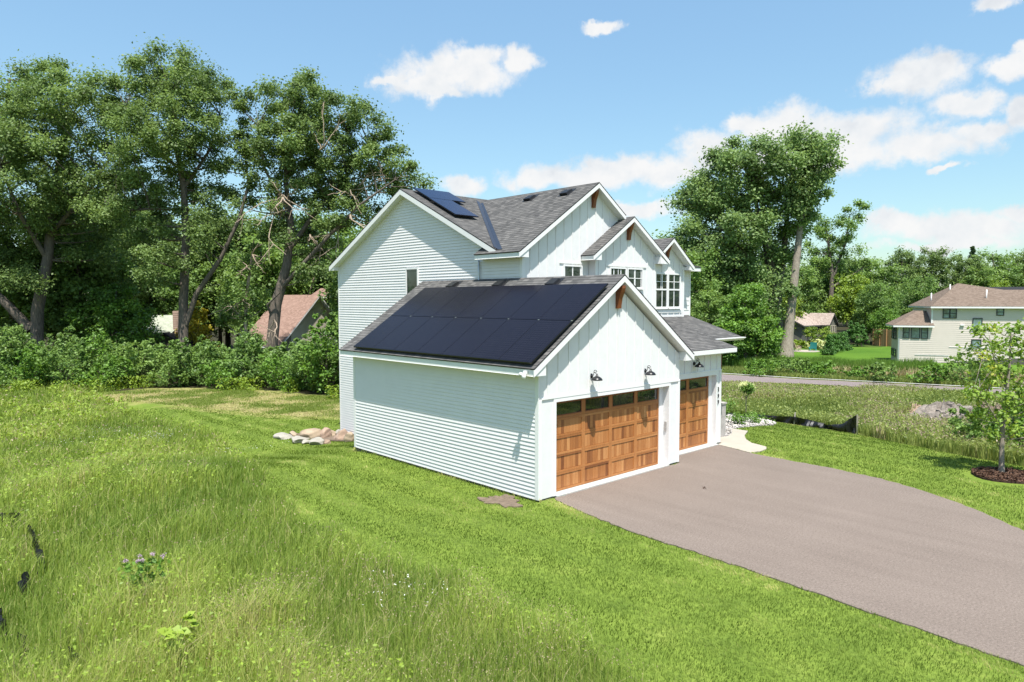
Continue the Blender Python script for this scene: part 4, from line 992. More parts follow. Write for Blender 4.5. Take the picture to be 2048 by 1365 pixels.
leafpts("meadow_weeds", C, np.maximum(0.05, d[sel]*0.0035), 0.5, 0.3+0.5*r.random(len(C)), MAT['leaf_lime'], "broad leaved weeds mixed into the meadow", "weeds", 'stuff')
def flowers(cx, cy, rad, n, hgt, size, mat, label, name="wildflowers"):
    q = np.random.default_rng(n); P_ = np.stack([cx+q.normal(0, rad, n), cy+q.normal(0, rad, n)], 1)
    return np.stack([P_[:, 0], P_[:, 1], H(P_[:, 0], P_[:, 1])+hgt*(0.75+0.35*q.random(n))], 1)
C = np.vstack([flowers(a, b, s, m, h_, 0, None, "") for a, b, s, m, h_ in ((-6.1, -2.9, 0.30, 30, 0.5), (-6.6, -3.3, 0.3, 16, 0.5), (-5.6, -3.2, 0.2, 10, 0.45), (-4.6, 21.5, 0.55, 110, 0.75), (-3.4, 18.9, 0.5, 150, 0.7), (-6.6, 20, 0.6, 60, 0.7), (-2.0, 13.0, 0.8, 60, 0.55))])
leafpts("white_wildflowers", C, 0.034, 0.8, r.random(len(C)), MAT['flower_white'], "small white flower heads scattered in the meadow", "wildflowers", 'stuff')
# weedy field between the right-hand lawn and the road
xs = np.array([p[1] for p in ROADN][::-1]); rx = np.array([p[0] for p in ROADN][::-1])
P, d = fan(330000, 24, 62, 1.2, 13, 46)
k = (P[:, 0] < np.interp(P[:, 1], xs, rx)-0.5) & ~inside(LAWN, P[:, 0], P[:, 1]) & (P[:, 0] > 12.9) & ~inside(GRAV, P[:, 0], P[:, 1]) & (P[:, 1] < 30) & ~inside(HOUSEPOLY, P[:, 0], P[:, 1])
k &= ((P[:, 0]-28.0)**2/7+(P[:, 1]+2.2)**2/7) > 1.0
k &= ~near_poly([(18.9, 5.6), (18.5, 3.3), (18.07, 1.7), (17.83, 0.1), (17.38, -1.2)], P[:, 0]-0.25, P[:, 1], 0.32)
P, d = P[k], d[k]; n = len(P)
pat = fbm(P[:, 0]*0.22, P[:, 1]*0.22, 61); pat2 = fbm(P[:, 0]*0.9, P[:, 1]*0.9, 71)
ed = near_poly(LAWNR, P[:, 0], P[:, 1], 1.2)
gap = np.interp(P[:, 1], xs, rx)-P[:, 0]
hh = (0.22+0.42*pat*pat2*2+0.15*r.random(n))*np.where(ed, 0.9, 1.0)*np.where(P[:, 1] < 6.0+3*(pat-0.5), 0.8+0.3*ss(1.0, 9.0, gap), 0.28+0.72*ss(1.0, 9.0, gap))
var = 0.22+(pat-0.42)*1.5+(pat2-0.5)*0.5+r.normal(0, 0.16, n)
lean = 0.30*r.normal(0, 1, (n, 2))
blades("field_grass", P, hh, np.maximum(0.02, d*0.0011), lean, var, MAT['blade_weed'], label="rough weedy field between the lawn and the road", cat="grass")
sel = r.random(n) < np.where(pat2 > 0.5, 0.55, 0.12)
C = np.stack([P[sel, 0], P[sel, 1], H(P[sel, 0], P[sel, 1])+hh[sel]*(0.55+0.5*r.random(sel.sum()))], 1)
leafpts("field_weeds", C, 0.11, 0.5, 0.2+0.7*r.random(len(C)), MAT['field_leaf'], "leafy green weeds through the rough field", "weeds", 'stuff')
sel = (pat > 0.47) & (r.random(n) < 0.24)
C = np.stack([P[sel, 0], P[sel, 1], H(P[sel, 0], P[sel, 1])+hh[sel]*(0.95+0.2*r.random(sel.sum()))], 1)
mauve = leaf_mat('mauve_brown_seed_heads', (0.20, 0.145, 0.10), (0.38, 0.30, 0.21), 0.2)
leafpts("field_seed_heads", C, 0.07, -0.5, r.random(len(C)), mauve, "brownish mauve seed heads over the rough field", "seed heads", 'stuff')
# verge and reeds beyond the road
r = np.random.default_rng(77)
def beyond(n, a, b):
    y = -14+50*r.random(n); x = np.interp(y, [p[1] for p in ROADF][::-1], [p[0] for p in ROADF][::-1])+a+(b-a)*r.random(n)
    return np.stack([x, y], 1)
P = beyond(60000, 0.6, 7.5); n = len(P); pat = fbm(P[:, 0]*0.3, P[:, 1]*0.3, 81)
blades("roadside_grass", P, (0.15+0.4*pat+0.15*r.random(n)), np.full(n, 0.055), 0.3*r.normal(0, 1, (n, 2)), 0.35+(pat-0.5)*0.6+r.normal(0, 0.15, n), MAT['blade_weed'], label="rough grass on the far verge of the road", cat="grass")
P = beyond(34000, 5.0, 11); P = P[(P[:, 1] > 6.5) & (P[:, 1] < 24)]; n = len(P); pat = fbm(P[:, 0]*0.4, P[:, 1]*0.4, 83)
blades("cattail_reeds", P, 0.7+0.7*pat+0.3*r.random(n), np.full(n, 0.06), 0.12*r.normal(0, 1, (n, 2)), 0.4+r.normal(0, 0.25, n), MAT['blade_reed'], label="tall green reeds in the wet strip beyond the road", cat="reeds")
P = beyond(16000, 4.0, 7.0); P = P[(P[:, 1] > -1) & (P[:, 1] < 13)]; n = len(P); pat = fbm(P[:, 0]*0.5, P[:, 1]*0.5, 85); P = P[pat > 0.42]; n = len(P)
blades("dry_reeds", P, 0.5+0.6*r.random(n), np.full(n, 0.06), 0.35*r.normal(0, 1, (n, 2)), r.random(n), MAT['blade_tan'], label="tan dry reeds along the front of the reed bed", cat="reeds")
# dry clippings at the back of the lawn
P = inpoly_pts(DRY, 22000, r); P = P[fbm(P[:, 0]*0.6, P[:, 1]*0.6, 23) > 0.40+0.28*r.random(len(P))]; n = len(P)
blades("dry_clippings", P, 0.03+0.05*r.random(n), np.full(n, 0.035), 0.8*r.normal(0, 1, (n, 2)), r.random(n), MAT['blade_tan'], label="straw coloured dry strip along the foot of the bushes", cat="grass")
P = inpoly_pts(DRY, 34000, r); P = P[fbm(P[:, 0]*0.6, P[:, 1]*0.6, 23) < 0.44+0.25*r.random(len(P))]; n = len(P); pat = fbm(P[:, 0]*0.5, P[:, 1]*0.5, 87)
blades("thin_grass", P, 0.05+0.10*pat, np.full(n, 0.03), 0.5*r.normal(0, 1, (n, 2)), 0.3+0.5*r.random(n), MAT['blade_lawn'], label="thin green grass coming through the straw strip", cat="grass")

# ------------------------------------------------------------------ trees
def leaf_cloud(C, R, n, size, r, flat=0.75, up=0.35):
    """n leaf rhombs spread through clumps (centres C, radii R); returns quad corners and clump index"""
    k = r.integers(0, len(C), n)
    d = r.normal(0, 1, (n, 3)); d /= np.linalg.norm(d, axis=1)[:, None]
    rad = R[k]*np.minimum(np.abs(r.normal(0.62, 0.34, n)), 1.5); p = C[k]+d*rad[:, None]*np.array([1, 1, flat])
    nn = r.normal(0, 1, (n, 3)); nn[:, 2] = np.abs(nn[:, 2])+up; nn += d*0.5; nn /= np.linalg.norm(nn, axis=1)[:, None]
    t = r.normal(0, 1, (n, 3)); t -= (t*nn).sum(1)[:, None]*nn; t /= np.linalg.norm(t, axis=1)[:, None]; b = np.cross(nn, t)
    s = (size*(0.6+0.8*r.random(n)))[:, None]
    return np.stack([p-t*s*0.55, p+b*s*0.36, p+t*s*0.55, p-b*s*0.36], 1).reshape(-1, 3), k

def crown_obj(name, C, R, n, size, mat, parent, seed, flat=0.75, up=0.35, vbias=0.45, origin=(0, 0, 0)):
    r = np.random.default_rng(seed)
    V, k = leaf_cloud(np.asarray(C, float), np.asarray(R, float), n, size, r, flat, up)
    cv = r.normal(0, 0.16, len(C)); var = np.clip(vbias+cv[k]+r.normal(0, 0.17, n), 0, 1)
    me = np_mesh(name, V-np.array(origin), np.arange(4*n), np.arange(n)*4, np.full(n, 4), [mat], var)
    return link(bpy.data.objects.new(name, me), parent)

def bez(p, q, sag, n=5):
    p, q = np.array(p, float), np.array(q, float); m = (p+q)/2+np.array(sag)
    return [(1-t)**2*p+2*t*(1-t)*m+t*t*q for t in np.linspace(0, 1, n)]

def clumps_in(blobs, n, r, rmin, rmax):
    """blobs: (centre, radii xyz) ellipsoids; clump centres with room between them"""
    vol = np.array([b[1][0]*b[1][1]*b[1][2] for b in blobs])**0.75; pr = vol/vol.sum(); C = []; R = []
    tries = 0
    while len(C) < n and tries < n*40:
        tries += 1
        c, rad = blobs[r.choice(len(blobs), p=pr)]
        d = r.normal(0, 1, 3); d /= np.linalg.norm(d); p = np.array(c)+d*np.array(rad)*r.random()**0.42
        rr = rmin+(rmax-rmin)*r.random()
        if all(np.linalg.norm(p-q) > 0.62*(rr+s) for q, s in zip(C, R)): C.append(p); R.append(rr)
    return np.array(C), np.array(R)

def grow(mb, spine, srad, C, r, thick=0.07, every=1, n=5):
    """limbs from the spine points to the clump centres"""
    S = np.array(spine)
    for c in C[::every]:
        d = np.linalg.norm((S-c)*np.array([1, 1, 0.7]), axis=1)+np.where(S[:, 2] > c[2]-0.2, 3.0, 0)
        i = int(np.argmin(d)); L_ = np.linalg.norm(S[i]-c)
        if L_ < 0.3: continue
        pts = bez(S[i], c, np.array([r.normal(0, 0.08), r.normal(0, 0.08), -0.10])*L_, 6)
        r0 = min(srad[i]*0.6, thick*(0.5+L_*0.12)); mb.tube(pts, np.linspace(r0, 0.014, 6), n, cap=False)

def spine_pts(path, rads, seg=4):
    P = [np.array(p, float) for p in path]; o = []; q = []
    for i in range(len(P)-1):
        for s in range(seg):
            t = s/seg; o.append(P[i]+(P[i+1]-P[i])*t); q.append(rads[i]+(rads[i+1]-rads[i])*t)
    o.append(P[-1]); q.append(rads[-1]); return o, q

def big_tree(name, label, D, trunk, limbs, blobs, nc, nl, size, mat, bark, seed, group=None, cat="tree", rc=(0.9, 1.7), depth=0.8, dead=None, flat=0.75, base=None, vbias=0.45, thick=0.09):
    """a tree whose trunk and crown masses were measured from the photograph and set D metres away; every mass gets its own depth"""
    r = np.random.default_rng(seed); mpp = D/F_PX
    b0 = at(trunk[0][0], trunk[0][1], D) if base is None else np.array([base[0], base[1], 0.0])
    b0[2] = hz(b0[0], b0[1])-0.15
    root = empty(name, label, cat, tuple(b0), group)
    tp = [b0]+[at(p[0], p[1], D+p[3]) for p in trunk[1:]]; tr = [p[2] for p in trunk]
    sp, sr = spine_pts(tp, tr); mb = MB()
    mb.tube([p-b0 for p in sp], [q*(1.5 if i == 0 else 1.15 if i == 1 else 1) for i, q in enumerate(sr)], 12, cap=False)
    for lb in limbs:
        lp = [at(p[0], p[1], D+p[3]) for p in lb]; s2, q2 = spine_pts(lp, [p[2] for p in lb])
        lm = MB(); lm.tube([p-b0 for p in s2], q2, 9, cap=False); lm.build("limb", bark, root, True); sp += s2; sr += q2
    bl = []
    for (px, py, rx, ry, *dd) in blobs:
        dz = dd[0] if dd else r.normal(0, 0.25)*rx*mpp
        bl.append((at(px, py, D+dz), (rx*mpp*depth+0.0, rx*mpp*depth, ry*mpp)))
    # the radii act along the world axes; widen evenly in plan so the mass keeps its width from any side
    bl = [(c, (max(a, 0.3)*1.12, max(b, 0.3)*1.12, z)) for c, (a, b, z) in bl]
    C, R = clumps_in(bl, nc, r, *rc)
    grow(mb, [p-b0 for p in sp], sr, C-b0, r, thick)
    mb.build("trunk", bark, root, True)
    crown_obj("crown", C, R, nl, size, mat, root, seed+1, flat, origin=b0, vbias=vbias)
    if dead:
        for (px, py, dx, dy, n_) in dead:
            for i in range(n_):
                dm = MB()
                p = at(px, py, D-1.2+r.normal(0, 0.8)); pts = [p-b0]; v = np.array(at(px+dx, py+dy, D-1.8)-at(px, py, D-1.2))*(0.7+0.7*r.random())/8; L0 = np.linalg.norm(v)
                v = v+r.normal(0, L0*0.45, 3)
                for s in range(7):
                    v = v*0.9+r.normal(0, L0*0.33, 3); v *= min(1, 1.3*L0/np.linalg.norm(v)); pts.append(pts[-1]+v)
                    if s in (2, 3, 4) and r.random() < 0.8:
                        w_ = v*0.8+r.normal(0, L0*0.6, 3); q = [pts[-1]]
                        for s2 in range(3): w_ = w_*0.85+r.normal(0, L0*0.3, 3); q.append(q[-1]+w_*0.8)
                        dm.tube(q, np.linspace(0.03, 0.012, 4), 4, cap=False)
                dm.tube(pts, np.linspace(0.06, 0.016, 8), 5, cap=False)
                dm.build("dead_branch", MAT['deadwood'], root, True)
    return root
LG = "tall old trees behind the bushes on the left"
big_tree("oak_tree", "tall oak at the left edge, its thick trunk forked low beside a leaning limb", 60,
         [(70, 690, 0.55, 0), (75, 620, 0.48, 0), (95, 520, 0.40, 0), (110, 380, 0.30, 0.5), (130, 250, 0.16, 1)],
         [[(62, 660, 0.42, 0), (15, 610, 0.36, -0.5), (-60, 540, 0.26, -1), (-110, 430, 0.14, -1)], [(95, 520, 0.22, 0), (40, 430, 0.16, -2), (0, 330, 0.09, -3)], [(100, 470, 0.2, 0), (180, 380, 0.14, -1), (230, 300, 0.08, -1)]],
         [(120, 250, 110, 120), (60, 330, 110, 110, -2), (170, 350, 90, 90, -1), (-40, 250, 90, 130, 0), (30, 470, 90, 60, 1), (190, 210, 60, 70), (90, 165, 70, 45), (200, 440, 60, 50, 2), (225, 300, 40, 70, 1), (100, 420, 110, 60, 1.5), (-20, 380, 80, 70, -1), (20, 530, 70, 36, 1), (175, 500, 60, 40, 1.5), (60, 560, 44, 30, -2)],
         175, 112000, 0.19, MAT['leaf_oak'], MAT['bark'], 101, LG)
big_tree("oak_tree", "pale topped tree cut by the left edge of the photo, behind the forked oak", 70,
         [(-60, 690, 0.45, 0), (-40, 500, 0.36, 0), (0, 300, 0.22, 0), (20, 160, 0.1, 0)], [],
         [(10, 170, 60, 75), (-50, 260, 90, 110), (20, 280, 60, 90), (-60, 420, 80, 80)], 46, 20000, 0.25, MAT['leaf_mid'], MAT['bark'], 102, LG, vbias=0.55)
big_tree("maple_tree", "tall straight maple with a long limb branching off low to the right", 58,
         [(364, 690, 0.42, 0), (367, 600, 0.36, 0), (372, 480, 0.31, 0), (368, 380, 0.25, 0), (350, 270, 0.16, 0.3), (340, 170, 0.08, 0.5)],
         [[(372, 650, 0.22, 0), (392, 590, 0.21, -0.3), (440, 520, 0.18, -0.6), (478, 440, 0.14, -0.8), (497, 370, 0.10, -0.8), (488, 290, 0.06, -0.6)], [(368, 420, 0.13, 0), (300, 418, 0.10, -1), (220, 424, 0.06, -1.5)],
          [(366, 380, 0.14, 0), (420, 300, 0.10, 0.5), (440, 230, 0.06, 0.8)], [(362, 340, 0.13, 0), (290, 280, 0.10, -0.5), (250, 210, 0.06, -0.5)]],
         [(335, 165, 100, 62), (390, 190, 66, 70), (270, 210, 66, 70), (330, 270, 120, 66), (400, 330, 62, 66), (270, 340, 66, 66), (240, 420, 62, 36, -1), (430, 430, 40, 46), (495, 320, 30, 70, -0.7), (320, 440, 50, 40), (420, 380, 60, 40, 1), (300, 370, 90, 40, 1), (440, 290, 34, 60), (432, 200, 36, 46), (300, 480, 60, 34, 2), (325, 530, 50, 34, -2.5), (395, 470, 30, 30, -1.5)],
         170, 100000, 0.175, MAT['leaf_oak'], MAT['bark'], 103, LG, rc=(0.75, 1.4))
big_tree("oak_tree", "broad oak leaning right with pale dead branches hanging inside it, nearest the house gable", 57,
         [(535, 690, 0.50, 0), (552, 610, 0.44, 0), (574, 530, 0.36, 0), (582, 450, 0.26, 0.2), (572, 370, 0.18, 0.4), (570, 270, 0.09, 0.6)],
         [[(556, 585, 0.19, 0), (600, 535, 0.17, -0.6), (660, 470, 0.14, -1.2), (720, 410, 0.10, -1.5), (790, 360, 0.05, -1.6)], [(578, 500, 0.22, 0), (620, 440, 0.17, 0.6), (690, 360, 0.11, 1), (740, 290, 0.06, 1)],
          [(580, 430, 0.16, 0), (530, 340, 0.10, -0.4), (515, 250, 0.06, -0.4)], [(545, 640, 0.10, 0), (535, 610, 0.09, -0.8), (560, 585, 0.06, -1.0)]],
         [(600, 200, 90, 50), (530, 215, 62, 54), (690, 240, 70, 54), (620, 285, 110, 60), (735, 320, 70, 52), (790, 360, 46, 34), (640, 370, 100, 56), (560, 360, 60, 60), (680, 440, 70, 40), (840, 366, 34, 24), (800, 330, 50, 40), (760, 270, 40, 36), (600, 460, 60, 40, 1.5), (560, 300, 80, 50), (720, 380, 80, 50, 1), (488, 270, 36, 56), (500, 200, 34, 36), (480, 400, 30, 36, 1), (640, 500, 50, 34, 1.5), (612, 545, 40, 28, -1.5), (545, 450, 40, 36, -1.5)],
         195, 98000, 0.18, MAT['leaf_oak'], MAT['bark'], 104, LG, rc=(0.6, 1.25), dead=[(566, 390, -60, 110, 7), (566, 395, 40, 130, 6), (640, 300, 50, -60, 6), (700, 380, 90, 20, 6), (620, 470, 90, 60, 5), (700, 430, 60, 80, 4), (548, 640, -30, 70, 3)])
big_tree("bare_tree", "slim half dead tree with a pale trunk between the long limb and the leaning oak", 60,
         [(488, 680, 0.16, 0), (492, 600, 0.14, 0), (500, 540, 0.11, 0), (508, 480, 0.05, 0)], [], [(490, 600, 50, 40), (510, 520, 30, 30), (470, 640, 50, 30)], 18, 6000, 0.18, MAT['leaf_mid'], MAT['deadwood'], 105, LG, rc=(0.5, 1.0),
         dead=[(500, 540, -30, -20, 3), (505, 510, 30, 20, 4), (492, 600, -40, 50, 3)])

RG = "tall trees on the right beyond the road"
big_tree("cottonwood_tree", "huge cottonwood with a broad rounded crown behind the right end of the white house", 83,
         [(1552, 700, 1.05, 0), (1550, 640, 0.85, 0), (1545, 560, 0.62, 0), (1530, 470, 0.42, 0), (1525, 400, 0.25, 0)],
         [[(1552, 620, 0.5, 0), (1566, 520, 0.4, 0.5), (1575, 430, 0.26, 1), (1600, 350, 0.12, 1)], [(1545, 580, 0.4, 0), (1480, 500, 0.28, -1), (1440, 420, 0.14, -1)], [(1540, 520, 0.35, 0), (1510, 400, 0.2, -1.5), (1490, 330, 0.1, -2)]],
         [(1440, 395, 92, 62), (1500, 340, 100, 60), (1570, 330, 92, 56), (1470, 450, 100, 66), (1390, 400, 46, 40), (1420, 480, 76, 60), (1560, 410, 80, 70), (1470, 540, 90, 56), (1590, 330, 50, 50), (1540, 510, 60, 50), (1400, 550, 60, 60, 3), (1530, 590, 50, 40, -2), (1500, 580, 50, 40, -3), (1575, 480, 40, 40, 1)],
         150, 84000, 0.30, MAT['leaf_pop'], MAT['bark'], 201, RG, rc=(1.2, 2.3), thick=0.13)
big_tree("cottonwood_tree", "cottonwood with a long bare pale trunk and a ragged top leaning right", 80,
         [(1572, 712, 0.62, 0), (1582, 620, 0.50, 0), (1593, 520, 0.42, 0), (1602, 440, 0.32, 0), (1628, 370, 0.2, 0), (1640, 310, 0.1, 0)],
         [[(1604, 430, 0.2, 0), (1590, 380, 0.14, 1), (1580, 330, 0.08, 1)], [(1628, 370, 0.15, 0), (1660, 340, 0.09, 0), (1680, 315, 0.04, 0)]],
         [(1636, 330, 46, 44), (1660, 325, 30, 26), (1620, 380, 40, 40), (1640, 290, 30, 24), (1600, 420, 30, 30), (1615, 300, 26, 22)], 34, 10000, 0.30, MAT['leaf_pop'], MAT['barkpale'], 202, RG, rc=(0.8, 1.5))
big_tree("poplar_tree", "loose crowned tree with two open limbs, right of the long pale cottonwood trunk", 119,
         [(1660, 690, 0.5, 0), (1662, 600, 0.42, 0), (1664, 550, 0.34, 0), (1655, 470, 0.18, 0)],
         [[(1664, 560, 0.26, 0), (1690, 490, 0.18, 0.5), (1700, 430, 0.08, 1)], [(1664, 575, 0.2, 0), (1720, 540, 0.12, 0), (1740, 520, 0.05, 0)]],
         [(1650, 450, 34, 36), (1700, 450, 40, 34), (1690, 500, 40, 34), (1735, 525, 26, 24), (1640, 510, 34, 44), (1680, 560, 50, 30), (1715, 420, 22, 16)], 50, 16000, 0.30, MAT['leaf_mid'], MAT['bark'], 203, RG, rc=(0.8, 1.7))
big_tree("maple_tree", "bright green rounded maple in front of the cottonwoods, beside the white house", 66,
         [(1490, 716, 0.2, 0), (1490, 660, 0.14, 0), (1490, 610, 0.08, 0)], [],
         [(1490, 625, 44, 50), (1470, 670, 46, 44), (1520, 670, 46, 40), (1500, 590, 30, 20), (1545, 685, 26, 28), (1450, 640, 20, 30)], 60, 30000, 0.21, MAT['leaf_bright'], MAT['bark'], 204, RG, rc=(0.6, 1.2), vbias=0.5)

# protos for the woods: unit trees with the ground at z = 0
def proto(name, label, cat, h, w, mat, nc, nl, size, seed, low=0.15, conifer=False, loc=(0, 0, 0), group=None, bark='bark', rc=(0.7, 1.5)):
    r = np.random.default_rng(seed); root = empty(name, label, cat, loc, group); mb = MB()
    sp, sr = spine_pts([(0, 0, -0.4), (r.normal(0, 0.2), r.normal(0, 0.2), h*0.45), (r.normal(0, 0.4), r.normal(0, 0.4), h*0.9)], [0.022*h, 0.014*h, 0.004*h], 5)
    mb.tube(sp, sr, 8, cap=False)
    if conifer:
        C = []; R = []
        for i in range(nc):
            t = r.random()**0.8; z = h*(low+(1-low)*t); rad = w*(1-t)*0.9+0.12; a = r.random()*6.28; q = rad*r.random()**0.5
            C.append((q*math.cos(a), q*math.sin(a), z)); R.append(0.25*w*(1.05-t)+0.15)
        C, R = np.array(C), np.array(R)
    else:
        bl = [((0, 0, h*0.62), (w*0.75, w*0.75, h*0.36))]
        for i in range(6):
            a = i*1.05+r.random(); q = w*0.55
            bl.append(((q*math.cos(a), q*math.sin(a), h*(low+0.22+0.40*r.random())), (w*0.5, w*0.5, h*0.17)))
        C, R = clumps_in(bl, nc, r, *rc); grow(mb, sp, sr, C, r, 0.06, 2, 4)
    mb.build("trunk", MAT[bark], root, True)
    crown_obj("crown", C, R, nl, size, MAT[mat], root, seed+1, 0.8)
    return root
def put(root, first, px, D, s, rz, label, group, sz=None, py=None):
    """stand the tree (or a copy of it) on the ground D metres off"""
    o = root
    if not first:
        o = root.copy(); COL.objects.link(o)
        for ch in root.children:
            c = ch.copy(); COL.objects.link(c); c.parent = o
    p = at(px, 640 if py is None else py, D); o.location = (p[0], p[1], hz(p[0], p[1])-0.1); o.rotation_euler = (0, 0, rz); o.scale = (s, s, sz or s)
    o['label'] = label; o['group'] = group; return o
kinds = {
 'oak': dict(name="oak_tree", cat="tree", h=16, w=5.0, mat='leaf_dark', nc=70, nl=15000, size=0.34, seed=301, rc=(0.9, 1.8)),
 'maple': dict(name="maple_tree", cat="tree", h=13, w=4.6, mat='leaf_mid', nc=64, nl=14000, size=0.30, seed=311, rc=(0.8, 1.6), low=0.1),
 'round': dict(name="round_tree", cat="tree", h=9, w=4.0, mat='leaf_bright', nc=56, nl=12000, size=0.26, seed=321, low=0.05),
 'lime': dict(name="round_tree", cat="tree", h=11, w=3.4, mat='leaf_lime', nc=50, nl=11000, size=0.28, seed=331, low=0.08),
 'con': dict(name="spruce_tree", cat="tree", h=15, w=3.0, mat='leaf_con', nc=120, nl=14000, size=0.26, seed=341, conifer=True, low=0.06),
 'tall': dict(name="oak_tree", cat="tree", h=21, w=5.2, mat='leaf_oak', nc=80, nl=18000, size=0.36, seed=351, rc=(1.0, 2.0), low=0.2)}
made = {}
def wood_tree(kind, px, D, s, label, group, sz=None):
    if px < 800 and D < 64: D = 64+(D-52)*0.3
    f = kind not in made
    if f:
        a = dict(kinds[kind]); made[kind] = proto(label="", **a)
    return put(made[kind], f, px, D, s, random.random()*6.28, label, group, sz)
WL = "woods behind the bushes on the left"
for kind, px, D, s, lab in [
    ('tall', -120, 62, 0.95, "tall tree out at the far left of the woods, mostly beyond the photo"), ('oak', 20, 64, 1.0, "dark tree behind the forked oak, low in the woods"), ('oak', 165, 60, 0.95, "dark tree filling the gap left of the straight maple"),
    ('tall', 215, 72, 0.9, "tall tree far behind, between the forked oak and the straight maple"), ('maple', 110, 58, 0.75, "low maple under the forked oak"), ('oak', 262, 86, 0.85, "dark tree above the pale green roof"),
    ('maple', 440, 84, 0.95, "maple behind the long limb of the straight maple"), ('oak', 500, 82, 0.80, "tree far behind the half dead slim tree"), ('maple', 610, 82, 0.95, "maple behind the brown roof"), ('oak', 745, 72, 1.0, "dark tree hidden behind the house gable corner"),
    ('maple', 760, 70, 0.9, "maple behind the white house, under the oak's right side"), ('tall', 930, 100, 0.76, "thin far tree showing over the roof of the white house"), ('round', 555, 85, 0.9, "rounded tree far behind the leaning oak's foot"),
    ('oak', 330, 78, 0.75, "dark tree above the golden shrub, far back"), ('round', 230, 55, 0.9, "rounded understory tree left of the pale green roof"), ('round', 668, 84, 0.9, "rounded tree behind the right end of the brown roof"), ('tall', 405, 84, 0.88, "tall tree far behind, just right of the straight maple's trunk"), ('tall', 478, 88, 0.85, "tall tree far behind the slim half dead tree"), ('oak', 545, 90, 1.15, "dark tree far behind the leaning oak's lower trunk"), ('maple', 60, 75, 1.0, "far maple behind the left edge of the woods"),
    ('tall', 300, 84, 0.92, "tall tree far behind, left of the straight maple's trunk"), ('tall', 455, 88, 0.84, "tall tree far behind the long low limb"), ('oak', 400, 92, 0.95, "dark tree between the straight maple's trunk and its long limb"), ('maple', 530, 78, 1.12, "maple behind the leaning oak's trunk"), ('oak', 640, 84, 1.15, "dark tree behind the leaning oak, above the brown roof"), ('tall', 150, 82, 0.95, "tall tree far behind the forked oak"), ('maple', 345, 88, 0.9, "maple far behind the straight maple's trunk")]:
    wood_tree(kind, px, D, s, lab, WL)
WR = "trees behind the neighbouring houses on the right"
for kind, px, D, s, lab in [
    ('oak', 1380, 80, 0.85, "dark tree just right of the upstairs windows"), ('maple', 1420, 74, 0.62, "shaded maple behind the porch roof"), ('oak', 1340, 88, 1.0, "dark tree rising behind the third gable"), ('maple', 1450, 95, 0.95, "maple between the third gable and the big cottonwood"),
    ('maple', 1600, 118, 1.0, "maple behind the grey house, left of its chimney"), ('oak', 1650, 124, 0.95, "dark tree behind the ridge of the grey house"), ('lime', 1706, 112, 1.0, "yellow green tree right of the grey house"), ('oak', 1755, 104, 0.62, "dark rounded tree left of the beige house"),
    ('maple', 1740, 140, 1.2, "maple behind the yellow green tree"), ('tall', 1800, 150, 0.86, "left half of the tall wood crown above the beige house"), ('tall', 1858, 152, 0.88, "right half of the tall wood crown above the beige house"), ('oak', 1835, 120, 0.72, "dark tree behind the wing of the beige house"),
    ('lime', 1898, 118, 0.72, "light tree behind the low roof of the beige house"), ('con', 1940, 160, 1.25, "dark spruce poking above the trees left of the beige house's peak"), ('maple', 1965, 150, 1.12, "maple above the peak of the beige house"), ('lime', 1995, 140, 0.98, "yellowish tree above the brown ridge"),
    ('oak', 2040, 150, 1.0, "dark tree above the black roof at the right edge"), ('round', 1772, 100, 0.62, "low spreading tree by the cedar fence"), ('round', 1735, 108, 0.5, "low tree behind the clipped evergreens"), ('tall', 1925, 155, 0.80, "tall tree between the wood crown and the spruces"), ('oak', 1985, 158, 1.18, "dark tree above the right part of the brown ridge"), ('tall', 2062, 152, 0.90, "tall tree over the black roof, cut by the right edge"), ('con', 1915, 165, 1.15, "spruce just left of the taller spruce"), ('maple', 2100, 150, 1.1, "maple just past the right edge of the photo"), ('lime', 1560, 108, 0.95, "light tree behind the cottonwood trunks"), ('oak', 1500, 112, 1.1, "dark tree behind the big cottonwood's trunk"), ('tall', 1690, 170, 0.84, "far tall tree behind the loose crowned one"), ('round', 1625, 112, 0.55, "low tree behind the grey house roof")]:
    wood_tree(kind, px, D, s, lab, WR)
# far-off wood closing the view all round
r = np.random.default_rng(900); C = []; R = []
for a in np.arange(-75, 85, 0.55):
    th = YAW+math.radians(a); D = 185+30*r.random()
    hgt = (12 if a > 8 else 9)+4*math.sin(a*0.35)+3*r.random()
    for j in range(8):
        z = -1+hgt*(j+r.random())/8; C.append((CAM[0]+D*math.sin(th)+r.normal(0, 2), CAM[1]+D*math.cos(th)+r.normal(0, 4), z)); R.append(2.3)
fw_ = crown_obj("far_woods", C, R, 90000, 0.8, MAT['leaf_mid'], None, 901); tag(fw_, "far-off belt of woods closing the horizon", "woods", kind='stuff')

